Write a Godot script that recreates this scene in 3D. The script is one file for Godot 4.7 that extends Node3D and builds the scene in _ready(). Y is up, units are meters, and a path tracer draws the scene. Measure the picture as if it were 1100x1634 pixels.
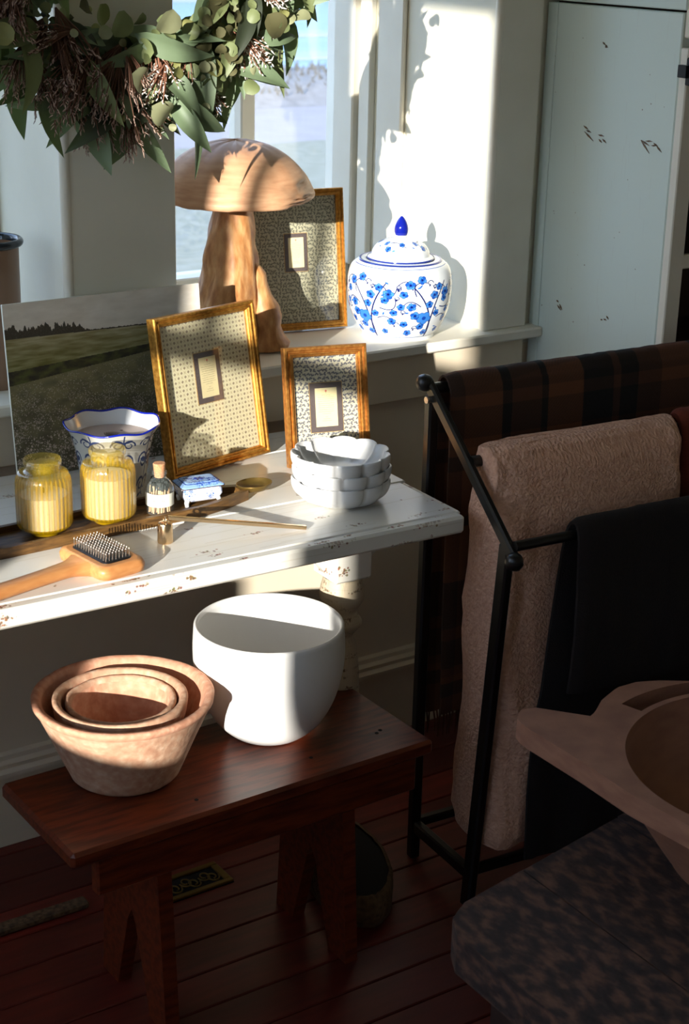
extends Node3D
# A sunlit corner by a deep window: painted table, bench, pots, frames, rack of blankets.

const T := 0.67     # top of the painted table
const B := 0.35     # top of the wooden bench
const S := 0.782    # top of the window sill
const WZ := -2.325  # plane of the front wall

var mats := {}
var names := {}
var rng := RandomNumberGenerator.new()
var tex_cache := {}

# ------------------------------------------------------------------ naming
func numbered(called: String) -> String:
	if not names.has(called):
		names[called] = 0
		return called
	names[called] += 1
	return "%s_%03d" % [called, names[called]]

func thing(called: String, label: String, category: String, at := Vector3.ZERO, basis := Basis(), group := "") -> Node3D:
	var o := Node3D.new()
	o.name = numbered(called)
	add_child(o)
	o.transform = Transform3D(basis, at)
	o.set_meta("label", label)
	o.set_meta("category", category)
	if group != "":
		o.set_meta("group", group)
	return o

func part(parent: Node, called: String, mesh: Mesh, m: Material, at := Vector3.ZERO, basis := Basis()) -> MeshInstance3D:
	var o := MeshInstance3D.new()
	o.name = called
	o.mesh = mesh
	o.material_override = m
	o.transform = Transform3D(basis, at)
	parent.add_child(o, true)
	return o

func struct(called: String, mesh: Mesh, m: Material, label: String, at := Vector3.ZERO) -> MeshInstance3D:
	var o := MeshInstance3D.new()
	o.name = numbered(called)
	o.mesh = mesh
	o.material_override = m
	o.position = at
	add_child(o)
	o.set_meta("kind", "structure")
	o.set_meta("label", label)
	return o

# a thing that is a single mesh
func solo(called: String, label: String, category: String, mesh: Mesh, m: Material, at := Vector3.ZERO, basis := Basis(), group := "") -> MeshInstance3D:
	var o := MeshInstance3D.new()
	o.name = numbered(called)
	o.mesh = mesh
	o.material_override = m
	add_child(o)
	o.transform = Transform3D(basis, at)
	o.set_meta("label", label)
	o.set_meta("category", category)
	if group != "":
		o.set_meta("group", group)
	return o

func stuff(o: Node) -> void:
	o.set_meta("kind", "stuff")

# ------------------------------------------------------------------ mesh building
class Shaper:
	var noise := FastNoiseLite.new()
	var amp := 0.0
	func place(p: Vector2, t: float, _j: int) -> Vector3:
		return Vector3(cos(t) * p.x, p.y, sin(t) * p.x)

class ClayShaper extends Shaper:
	func place(p: Vector2, t: float, _j: int) -> Vector3:
		var d := Vector3(cos(t), 0, sin(t))
		var r := p.x
		if r > 0.02:
			r += amp * noise.get_noise_3d(d.x * 0.3, p.y, d.z * 0.3)
		return d * r + Vector3(0, p.y + (amp * 0.6 * noise.get_noise_2d(d.x * 0.4, d.z * 0.4) if p.y > 0.01 else 0.0), 0)

class CapShaper extends Shaper:
	func place(p: Vector2, t: float, _j: int) -> Vector3:
		var d := Vector3(cos(t), 0, sin(t))
		var k := 1.0 + 0.02 * noise.get_noise_3d(d.x * 0.2, p.y, d.z * 0.2)
		if p.y < 0.03 and p.x > 0.10:
			k -= 0.06 * smoothstep(0.86, 1.0, cos(t - 0.95)) * (0.5 + absf(noise.get_noise_2d(t * 3.0, p.y * 40.0)) * 2.0)
		return d * p.x * k + Vector3(0, p.y + 0.003 * noise.get_noise_2d(d.x * 0.3, d.z * 0.3), 0)

class RibShaper extends Shaper:
	var ribs := 40
	func place(p: Vector2, t: float, j: int) -> Vector3:
		var k := 1.0
		if j >= 3 and j <= 6:
			k += 0.020 * (absf(cos(t * ribs / 2.0)) - 0.5)
		return Vector3(cos(t) * p.x * k, p.y, sin(t) * p.x * k)

class WaveShaper extends Shaper:
	func place(p: Vector2, t: float, _j: int) -> Vector3:
		var w := smoothstep(0.02, 0.115, p.y)
		var s := sin(t * 7.0)
		var r := p.x * (1.0 + 0.016 * w * s)
		return Vector3(cos(t) * r, p.y + 0.0020 * w * w * s, sin(t) * r)

class LobeShaper extends Shaper:
	var lobes := 11
	func place(p: Vector2, t: float, _j: int) -> Vector3:
		var s := absf(sin(t * lobes / 2.0))
		var w := smoothstep(0.030, 0.062, p.x)
		var r := p.x * (1.0 + w * (0.105 * pow(s, 0.55) - 0.060))
		return Vector3(cos(t) * r, p.y + 0.0016 * w * smoothstep(0.02, 0.037, p.y) * (s - 0.5), sin(t) * r)

class MB:
	var v := PackedVector3Array()
	var n := PackedVector3Array()
	var uv := PackedVector2Array()
	var c := PackedColorArray()
	var idx := PackedInt32Array()
	var col := Color(1, 1, 1)
	func vert(p: Vector3, nn: Vector3, t := Vector2.ZERO) -> int:
		v.append(p); n.append(nn); uv.append(t); c.append(col)
		return v.size() - 1
	func tri_flat(a: Vector3, b: Vector3, d: Vector3, out_ref: Vector3) -> void:
		var nn := (b - a).cross(d - a)
		if nn.length_squared() < 1e-20:
			return
		nn = nn.normalized()
		if nn.dot(out_ref) < 0.0:
			nn = -nn
			var s := b; b = d; d = s
		# nn is counter-clockwise normal of a,b,d ; Godot wants clockwise
		var i0 := vert(a, nn, Vector2(a.x + a.z, a.y)); var i1 := vert(d, nn, Vector2(d.x + d.z, d.y)); var i2 := vert(b, nn, Vector2(b.x + b.z, b.y))
		idx.append(i0); idx.append(i1); idx.append(i2)
	func quad_flat(a: Vector3, b: Vector3, d: Vector3, e: Vector3, out_ref: Vector3, t0 := Vector2(0, 0), t1 := Vector2(1, 1)) -> void:
		var nn := (b - a).cross(d - a)
		if nn.length_squared() < 1e-20:
			nn = (d - a).cross(e - a)
		if nn.length_squared() < 1e-20:
			return
		nn = nn.normalized()
		var flip := nn.dot(out_ref) < 0.0
		if flip:
			nn = -nn
		var i := [vert(a, nn, Vector2(t0.x, t1.y)), vert(b, nn, t1), vert(d, nn, Vector2(t1.x, t0.y)), vert(e, nn, t0)]
		if flip:
			idx.append_array(PackedInt32Array([i[0], i[1], i[2], i[0], i[2], i[3]]))
		else:
			idx.append_array(PackedInt32Array([i[0], i[2], i[1], i[0], i[3], i[2]]))
	# rows of points, smooth normals; wrap closes the columns (first and last column share place)
	func grid(rows: Array, wrap := false, flip := false, u0 := 0.0, u1 := 1.0, v0 := 0.0, v1 := 1.0) -> void:
		var nr := rows.size()
		var nc: int = rows[0].size()
		var base := v.size()
		var nn := PackedVector3Array()
		nn.resize(nr * nc)
		for r in nr - 1:
			for k in nc - 1:
				var a: Vector3 = rows[r][k]; var b: Vector3 = rows[r][k + 1]; var d: Vector3 = rows[r + 1][k + 1]; var e: Vector3 = rows[r + 1][k]
				var m := (d - a).cross(e - b)
				if flip:
					m = -m
				for q in [[r, k], [r, k + 1], [r + 1, k + 1], [r + 1, k]]:
					nn[q[0] * nc + q[1]] += m
		if wrap:
			for r in nr:
				var s := nn[r * nc] + nn[r * nc + nc - 1]
				nn[r * nc] = s
				nn[r * nc + nc - 1] = s
		for r in nr:
			for k in nc:
				var m: Vector3 = nn[r * nc + k]
				vert(rows[r][k], m.normalized() if m.length_squared() > 1e-30 else Vector3.UP, Vector2(lerpf(u0, u1, float(k) / (nc - 1)), lerpf(v0, v1, float(r) / (nr - 1))))
		for r in nr - 1:
			for k in nc - 1:
				var a := base + r * nc + k
				var b := a + 1
				var d := a + nc + 1
				var e := a + nc
				if flip:
					idx.append_array(PackedInt32Array([a, b, d, a, d, e]))
				else:
					idx.append_array(PackedInt32Array([a, d, b, a, e, d]))
	func box(lo: Vector3, hi: Vector3, bev := 0.0) -> void:
		var ce := (lo + hi) / 2.0
		var h := (hi - lo) / 2.0
		bev = minf(bev, minf(h.x, minf(h.y, h.z)) * 0.9)
		for ax in 3:
			for sg in [-1.0, 1.0]:
				var q := []
				for uvp in [[-1, -1], [1, -1], [1, 1], [-1, 1]]:
					q.append(ce + cvert(h, bev, ax, sg, uvp[0], uvp[1]))
				var o := Vector3.ZERO
				o[ax] = sg
				quad_flat(q[0], q[1], q[2], q[3], o)
		if bev <= 0.0:
			return
		for ax in 3:
			var a1 := (ax + 1) % 3
			var a2 := (ax + 2) % 3
			for s1 in [-1.0, 1.0]:
				for s2 in [-1.0, 1.0]:
					var pts := []
					for e in [[a1, -1.0], [a1, 1.0], [a2, 1.0], [a2, -1.0]]:
						var p := Vector3.ZERO
						p[ax] = e[1] * (h[ax] - bev)
						p[a1] = s1 * (h[a1] - (0.0 if e[0] == a1 else bev))
						p[a2] = s2 * (h[a2] - (0.0 if e[0] == a2 else bev))
						pts.append(ce + p)
					var o := Vector3.ZERO
					o[a1] = s1
					o[a2] = s2
					quad_flat(pts[0], pts[1], pts[2], pts[3], o)
		for sx in [-1.0, 1.0]:
			for sy in [-1.0, 1.0]:
				for sz in [-1.0, 1.0]:
					var s := Vector3(sx, sy, sz)
					var p := []
					for ax in 3:
						var w := s * (h - Vector3.ONE * bev)
						w[ax] = s[ax] * h[ax]
						p.append(ce + w)
					tri_flat(p[0], p[1], p[2], s)
	func cvert(h: Vector3, bev: float, ax: int, sg: float, u: float, w: float) -> Vector3:
		var p := Vector3.ZERO
		p[ax] = sg * h[ax]
		p[(ax + 1) % 3] = u * (h[(ax + 1) % 3] - bev)
		p[(ax + 2) % 3] = w * (h[(ax + 2) % 3] - bev)
		return p
	func xform_from(i0: int, t: Transform3D) -> void:
		for i in range(i0, v.size()):
			v[i] = t * v[i]
			n[i] = (t.basis * n[i]).normalized()
	# tube along points
	func tube(path: Array, rad, sides := 10, caps := true, sq := 1.0) -> void:
		var rows := []
		var m := path.size()
		var ref := Vector3.UP
		var d0: Vector3 = (path[1] - path[0]).normalized()
		if absf(d0.dot(ref)) > 0.9:
			ref = Vector3.RIGHT
		for i in m:
			var d: Vector3 = (path[mini(i + 1, m - 1)] - path[maxi(i - 1, 0)]).normalized()
			var a := d.cross(ref).normalized()
			var b := d.cross(a).normalized()
			ref = -b if b.dot(ref) < 0.0 else b
			a = d.cross(ref).normalized()
			b = ref
			var r: float = rad[i] if rad is Array else rad
			var row := PackedVector3Array()
			for k in sides + 1:
				var t := TAU * k / sides
				row.append(path[i] + a * cos(t) * r + b * sin(t) * r * sq)
			rows.append(row)
		grid(rows, true, true)
		if caps:
			for e in [0, m - 1]:
				var cdir: Vector3 = (path[0] - path[1]) if e == 0 else (path[m - 1] - path[m - 2])
				for k in sides:
					tri_flat(path[e], rows[e][k], rows[e][k + 1], cdir)
	# lathe with creases; profile goes from bottom/outside upwards, points Vector2(r, y)
	func lathe(prof: Array, sides := 48, crease := 38.0, fr: Shaper = null) -> void:
		var m := prof.size()
		var sn := []
		for j in m - 1:
			var d: Vector2 = prof[j + 1] - prof[j]
			sn.append(Vector2(d.y, -d.x).normalized())
		var total := 0.0
		var lens := [0.0]
		for j in m - 1:
			total += (prof[j + 1] - prof[j]).length()
			lens.append(total)
		if fr != null:
			var rows := []
			for j in m:
				var row := PackedVector3Array()
				for k in sides + 1:
					row.append(fr.place(prof[j], TAU * (k % sides) / sides, j))
				rows.append(row)
			grid(rows, true, true)
			return
		for j in m - 1:
			var na: Vector2 = sn[j]
			var nb: Vector2 = sn[j]
			if j > 0 and rad_to_deg(acos(clampf(sn[j].dot(sn[j - 1]), -1, 1))) < crease:
				na = (sn[j] + sn[j - 1]).normalized()
			if j < m - 2 and rad_to_deg(acos(clampf(sn[j].dot(sn[j + 1]), -1, 1))) < crease:
				nb = (sn[j] + sn[j + 1]).normalized()
			var base := v.size()
			for k in sides + 1:
				var t := TAU * k / sides
				var ct := cos(t)
				var stt := sin(t)
				vert(Vector3(prof[j].x * ct, prof[j].y, prof[j].x * stt), Vector3(na.x * ct, na.y, na.x * stt), Vector2(float(k) / sides, 1.0 - lens[j] / total))
				vert(Vector3(prof[j + 1].x * ct, prof[j + 1].y, prof[j + 1].x * stt), Vector3(nb.x * ct, nb.y, nb.x * stt), Vector2(float(k) / sides, 1.0 - lens[j + 1] / total))
			for k in sides:
				var a := base + k * 2
				# ring direction +t is counter-clockwise seen from -y ... order chosen clockwise from outside
				idx.append_array(PackedInt32Array([a, a + 2, a + 3, a, a + 3, a + 1]))
	# prism: polygon (x,y) extruded along z from z0 to z1
	func prism(poly: PackedVector2Array, z0: float, z1: float) -> void:
		var tr := Geometry2D.triangulate_polygon(poly)
		for i in range(0, tr.size(), 3):
			var a := poly[tr[i]]; var b := poly[tr[i + 1]]; var d := poly[tr[i + 2]]
			tri_flat(Vector3(a.x, a.y, z1), Vector3(b.x, b.y, z1), Vector3(d.x, d.y, z1), Vector3(0, 0, z1 - z0))
			tri_flat(Vector3(a.x, a.y, z0), Vector3(b.x, b.y, z0), Vector3(d.x, d.y, z0), Vector3(0, 0, z0 - z1))
		var cw := Geometry2D.is_polygon_clockwise(poly)
		for i in poly.size():
			var a := poly[i]
			var b := poly[(i + 1) % poly.size()]
			var e := b - a
			var o := Vector3(e.y, -e.x, 0) * (-1.0 if cw else 1.0)
			quad_flat(Vector3(a.x, a.y, z0), Vector3(b.x, b.y, z0), Vector3(b.x, b.y, z1), Vector3(a.x, a.y, z1), o)
	# ring of two outlines with the same count
	func prism_ring(outer: PackedVector2Array, inner: PackedVector2Array, z0: float, z1: float) -> void:
		var m := outer.size()
		var cw := Geometry2D.is_polygon_clockwise(outer)
		var sg := -1.0 if cw else 1.0
		for i in m:
			var j := (i + 1) % m
			var a := outer[i]; var b := outer[j]; var d := inner[j]; var e := inner[i]
			quad_flat(Vector3(a.x, a.y, z1), Vector3(b.x, b.y, z1), Vector3(d.x, d.y, z1), Vector3(e.x, e.y, z1), Vector3(0, 0, z1 - z0))
			quad_flat(Vector3(a.x, a.y, z0), Vector3(b.x, b.y, z0), Vector3(d.x, d.y, z0), Vector3(e.x, e.y, z0), Vector3(0, 0, z0 - z1))
			var q := b - a
			quad_flat(Vector3(a.x, a.y, z0), Vector3(b.x, b.y, z0), Vector3(b.x, b.y, z1), Vector3(a.x, a.y, z1), Vector3(q.y, -q.x, 0) * sg)
			var w := d - e
			quad_flat(Vector3(e.x, e.y, z0), Vector3(d.x, d.y, z0), Vector3(d.x, d.y, z1), Vector3(e.x, e.y, z1), Vector3(-w.y, w.x, 0) * sg)
	func done() -> ArrayMesh:
		var m := ArrayMesh.new()
		var arr := []
		arr.resize(Mesh.ARRAY_MAX)
		arr[Mesh.ARRAY_VERTEX] = v
		arr[Mesh.ARRAY_NORMAL] = n
		arr[Mesh.ARRAY_TEX_UV] = uv
		arr[Mesh.ARRAY_COLOR] = c
		arr[Mesh.ARRAY_INDEX] = idx
		m.add_surface_from_arrays(Mesh.PRIMITIVE_TRIANGLES, arr)
		return m

func bbox(lo: Vector3, hi: Vector3, bev := 0.003) -> ArrayMesh:
	var b := MB.new()
	b.box(lo, hi, bev)
	return b.done()

func lathe(prof: Array, sides := 48, crease := 38.0) -> ArrayMesh:
	var b := MB.new()
	b.lathe(prof, sides, crease)
	return b.done()

# smooth a coarse profile with Catmull-Rom
func smooth_prof(p: Array, sub := 5) -> Array:
	var out := []
	for i in p.size() - 1:
		var a: Vector2 = p[maxi(i - 1, 0)]
		var d: Vector2 = p[mini(i + 2, p.size() - 1)]
		for k in sub:
			out.append((p[i] as Vector2).cubic_interpolate(p[i + 1], a, d, float(k) / sub))
	out.append(p[p.size() - 1])
	return out

func smooth_path(p: Array, sub := 5) -> Array:
	var out := []
	for i in p.size() - 1:
		var a: Vector3 = p[maxi(i - 1, 0)]
		var d: Vector3 = p[mini(i + 2, p.size() - 1)]
		for k in sub:
			out.append((p[i] as Vector3).cubic_interpolate(p[i + 1], a, d, float(k) / sub))
	out.append(p[p.size() - 1])
	return out

# ------------------------------------------------------------------ materials
func lin(r: float, g: float, b: float) -> Color:
	return Color(r, g, b).linear_to_srgb()

func mat(called: String, color: Color, rough := 0.7, metal := 0.0) -> StandardMaterial3D:
	if mats.has(called):
		return mats[called]
	var m := StandardMaterial3D.new()
	m.resource_name = called
	m.albedo_color = color
	m.roughness = rough
	m.metallic = metal
	mats[called] = m
	return m

func noise_tex(sd: int, freq: float, stops: Array, size := 512, octaves := 4, kind := FastNoiseLite.TYPE_SIMPLEX_SMOOTH) -> NoiseTexture2D:
	var f := FastNoiseLite.new()
	f.seed = sd
	f.frequency = freq
	f.noise_type = kind
	f.fractal_octaves = octaves
	var t := NoiseTexture2D.new()
	t.width = size
	t.height = size
	t.seamless = true
	t.noise = f
	if stops.size() > 0:
		var g := Gradient.new()
		var offs := PackedFloat32Array()
		var cols := PackedColorArray()
		for s in stops:
			offs.append(s[0])
			cols.append(s[1])
		g.offsets = offs
		g.colors = cols
		t.color_ramp = g
	return t

func tri_mat(called: String, tex: Texture2D, scale: Vector3, rough := 0.7, world := true) -> StandardMaterial3D:
	var m := mat(called, Color.WHITE, rough)
	m.albedo_texture = tex
	m.uv1_triplanar = true
	m.uv1_world_triplanar = world
	m.uv1_scale = scale
	return m

func bump(m: StandardMaterial3D, tex: Texture2D, cm: float) -> void:
	m.heightmap_enabled = true
	m.heightmap_texture = tex
	m.heightmap_scale = cm

func grey(sd: int, freq: float, size := 256, oct := 3) -> NoiseTexture2D:
	return noise_tex(sd, freq, [], size, oct)

# ------------------------------------------------------------------ image drawing
func dot(im: Image, x: float, y: float, r: float, c: Color, wrapx := false) -> void:
	var w := im.get_width()
	var h := im.get_height()
	for j in range(int(floor(y - r)), int(ceil(y + r)) + 1):
		if j < 0 or j >= h:
			continue
		for i in range(int(floor(x - r)), int(ceil(x + r)) + 1):
			var d := Vector2(i + 0.5 - x, j + 0.5 - y).length()
			if d > r + 0.5:
				continue
			var ii := posmod(i, w) if wrapx else i
			if ii < 0 or ii >= w:
				continue
			var a := clampf(r + 0.5 - d, 0, 1) * c.a
			var o := im.get_pixel(ii, j)
			im.set_pixel(ii, j, o.lerp(Color(c.r, c.g, c.b), a))

func stroke(im: Image, pts: Array, r0: float, r1: float, c: Color, wrapx := false) -> void:
	var total := pts.size() - 1
	for i in total:
		var a: Vector2 = pts[i]
		var b: Vector2 = pts[i + 1]
		var steps := maxi(1, int((b - a).length() / 0.7))
		for k in steps + 1:
			var t := float(k) / steps
			var p := a.lerp(b, t)
			dot(im, p.x, p.y, lerpf(r0, r1, (i + t) / total), c, wrapx)

func curve2(a: Vector2, b: Vector2, bend: float, n := 12) -> Array:
	var out := []
	var pr := (b - a).orthogonal() * bend
	for i in n + 1:
		var t := float(i) / n
		out.append(a.lerp(b, t) + pr * 4.0 * t * (1.0 - t))
	return out

func flower(im: Image, x: float, y: float, r: float, wrapx := true) -> void:
	var dark := Color(0.05, 0.10, 0.36)
	var mid := Color(0.11, 0.33, 0.68)
	var pale := Color(0.27, 0.52, 0.80)
	var a0 := rng.randf() * TAU
	for k in 5:
		var t := a0 + TAU * k / 5
		dot(im, x + cos(t) * r * 0.62, y + sin(t) * r * 0.62, r * 0.48 + 1.2, dark, wrapx)
	for k in 5:
		var t := a0 + TAU * k / 5
		dot(im, x + cos(t) * r * 0.62, y + sin(t) * r * 0.62, r * 0.46, pale if k % 2 == 0 else mid, wrapx)
		dot(im, x + cos(t) * r * 0.35, y + sin(t) * r * 0.35, r * 0.24, mid, wrapx)
	dot(im, x, y, r * 0.26, dark, wrapx)

func leaf_mark(im: Image, p: Vector2, dirv: Vector2, ln: float, c: Color, w := 0.22, wrapx := true) -> void:
	for k in 14:
		var t := k / 13.0
		var q := p + dirv * ln * t
		dot(im, q.x, q.y, maxf(0.6, sin(PI * t) * ln * w), c, wrapx)

func to_tex(im: Image) -> ImageTexture:
	return ImageTexture.create_from_image(im)

# ------------------------------------------------------------------ textures of print and glaze
func paper_dots() -> Texture2D:
	var im := Image.create(96, 96, false, Image.FORMAT_RGB8)
	im.fill(Color(0.90, 0.86, 0.70))
	for cc in [[24, 24], [72, 72]]:
		for k in 4:
			var t := PI / 2 * k + PI / 4 * 0.0
			dot(im, cc[0] + cos(t) * 9.5, cc[1] + sin(t) * 9.5, 5.6, Color(0.33, 0.20, 0.14), true)
		dot(im, cc[0], cc[1], 2.6, Color(0.62, 0.42, 0.25))
	for cc in [[72, 24], [24, 72]]:
		for k in 4:
			var t := PI / 2 * k + PI / 4
			dot(im, cc[0] + cos(t) * 8.5, cc[1] + sin(t) * 8.5, 3.4, Color(0.60, 0.50, 0.34))
			dot(im, cc[0] + cos(t) * 16.5, cc[1] + sin(t) * 16.5, 2.2, Color(0.50, 0.38, 0.26))
		dot(im, cc[0], cc[1], 3.0, Color(0.45, 0.33, 0.25))
	return to_tex(im)

func paper_leaves(ink: Color, ground: Color, sd: int) -> Texture2D:
	rng.seed = sd
	var n := 256
	var im := Image.create(n, n, false, Image.FORMAT_RGB8)
	im.fill(ground)
	for gy in 6:
		for gx in 6:
			var p := Vector2((gx + 0.5 * (gy % 2)) * 42.67 + rng.randf_range(-4, 4), gy * 42.67 + 20 + rng.randf_range(-4, 4))
			var a0 := rng.randf_range(0.0, TAU)
			for k in 11:
				var t := a0 - 1.9 + k * 0.38
				var d := Vector2(cos(t), sin(t))
				var ln := 18.0 + 5.0 * sin(k * 1.7)
				for q in 14:
					var f := q / 13.0
					var pp := p + d * (4 + ln * f) + d.orthogonal() * sin(f * 2.2) * 3.0
					dot2(im, pp, maxf(0.7, sin(PI * f) * 2.5), ink)
			stroke(im, [p, p - Vector2(cos(a0), sin(a0)) * 16.0], 1.2, 0.8, ink)
			for k in 3:
				var t := rng.randf() * TAU
				dot2(im, p + Vector2(cos(t), sin(t)) * rng.randf_range(18, 25), rng.randf_range(1.2, 2.0), ink)
	return to_tex(im)

func dot2(im: Image, p: Vector2, r: float, c: Color) -> void:
	var n := im.get_width()
	for j in range(int(floor(p.y - r)), int(ceil(p.y + r)) + 1):
		for i in range(int(floor(p.x - r)), int(ceil(p.x + r)) + 1):
			if Vector2(i + 0.5 - p.x, j + 0.5 - p.y).length() < r:
				im.set_pixel(posmod(i, n), posmod(j, n), c)

func card_tex(sd: int) -> Texture2D:
	rng.seed = sd
	var im := Image.create(160, 280, false, Image.FORMAT_RGB8)
	im.fill(Color(0.92, 0.86, 0.66))
	var ink := Color(0.34, 0.27, 0.20)
	# small red rose at the head
	dot(im, 80, 22, 7, Color(0.80, 0.32, 0.26))
	dot(im, 77, 20, 3, Color(0.90, 0.50, 0.40))
	stroke(im, [Vector2(80, 28), Vector2(80, 38)], 1.2, 1.2, Color(0.45, 0.45, 0.25))
	var y := 52.0
	var row := 0
	for w in [60, 118, 122, 116, 124, 112, 120, 108, 116, 60]:
		var x: float = 80.0 - w / 2.0
		var x1: float = 80.0 + w / 2.0
		while x < x1:
			var ln := rng.randf_range(5, 15)
			var pts := []
			var q := x
			while q < minf(x + ln, x1):
				pts.append(Vector2(q, y + rng.randf_range(-3.0, 2.4)))
				q += 2.2
			if pts.size() > 1:
				stroke(im, pts, 0.55, 0.55, ink)
			x += ln + 3.5
		y += 15.0
		row += 1
	for w in [16, 52, 70]:
		stroke(im, [Vector2(80 - w / 2.0, y + 8), Vector2(80 + w / 2.0, y + 8)], 0.6, 0.6, Color(0.55, 0.45, 0.33))
		y += 14.0
	return to_tex(im)

func landscape_tex() -> Texture2D:
	rng.seed = 77
	var w := 520
	var h := 400
	var im := Image.create(w, h, false, Image.FORMAT_RGB8)
	var f := FastNoiseLite.new()
	f.seed = 5
	f.frequency = 0.02
	f.fractal_octaves = 4
	var g := FastNoiseLite.new()
	g.seed = 9
	g.frequency = 0.11
	g.fractal_octaves = 3
	for y in h:
		for x in w:
			var fy := float(y)
			var fx := float(x) / w
			var hor := 78.0 + 6.0 * fx
			var tree := hor - (30.0 * clampf((0.42 - fx) / 0.1, 0, 1) + 4.0) * (0.65 + 0.4 * g.get_noise_2d(x * 0.8, 3.0) + 0.3 * f.get_noise_2d(x * 3.0, 40.0))
			var c: Color
			if fy < tree:
				c = Color(0.66, 0.635, 0.59).lightened(0.10 * f.get_noise_2d(x * 0.6, y * 2.0))
			elif fy < hor:
				c = Color(0.19, 0.17, 0.13).lightened(0.10 * absf(g.get_noise_2d(x, y)))
			elif fy < hor + 74.0 - 40.0 * fx:
				var k := (fy - hor) / 74.0
				c = Color(0.47, 0.44, 0.32).lerp(Color(0.36, 0.35, 0.20), k)
				c = c.lightened(0.22 * f.get_noise_2d(x * 0.5, y * 4.0))
			elif fy < hor + 106.0 - 62.0 * fx:
				c = Color(0.15, 0.13, 0.09).lerp(Color(0.25, 0.26, 0.12), clampf(0.5 + 1.2 * f.get_noise_2d(x, y * 2.0), 0, 1))
			else:
				var k := clampf((fy - hor - 60.0) / 240.0, 0, 1)
				c = Color(0.38, 0.36, 0.25).lerp(Color(0.24, 0.225, 0.165), clampf(k + 0.6 * f.get_noise_2d(x * 0.7, y * 1.4), 0, 1))
			im.set_pixel(x, y, Color(minf(c.r * 1.36 + 0.03, 1.0), minf(c.g * 1.36 + 0.028, 1.0), minf(c.b * 1.36 + 0.025, 1.0)))
	# the pale blossom of the near field
	for k in 15000:
		var fx := rng.randf()
		var t := pow(rng.randf(), 0.75)
		var y := lerpf(186.0 - 60.0 * fx, h - 2.0, t)
		var x := fx * w
		if f.get_noise_2d(x * 0.8, y * 1.6) + 0.12 < rng.randf_range(-0.35, 0.5):
			continue
		var b := rng.randf_range(0.62, 0.96)
		dot(im, x, y, rng.randf_range(0.5, 0.8 + 1.1 * t), Color(b, b * 0.92, b * 0.86, 0.95))
	return to_tex(im)

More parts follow.
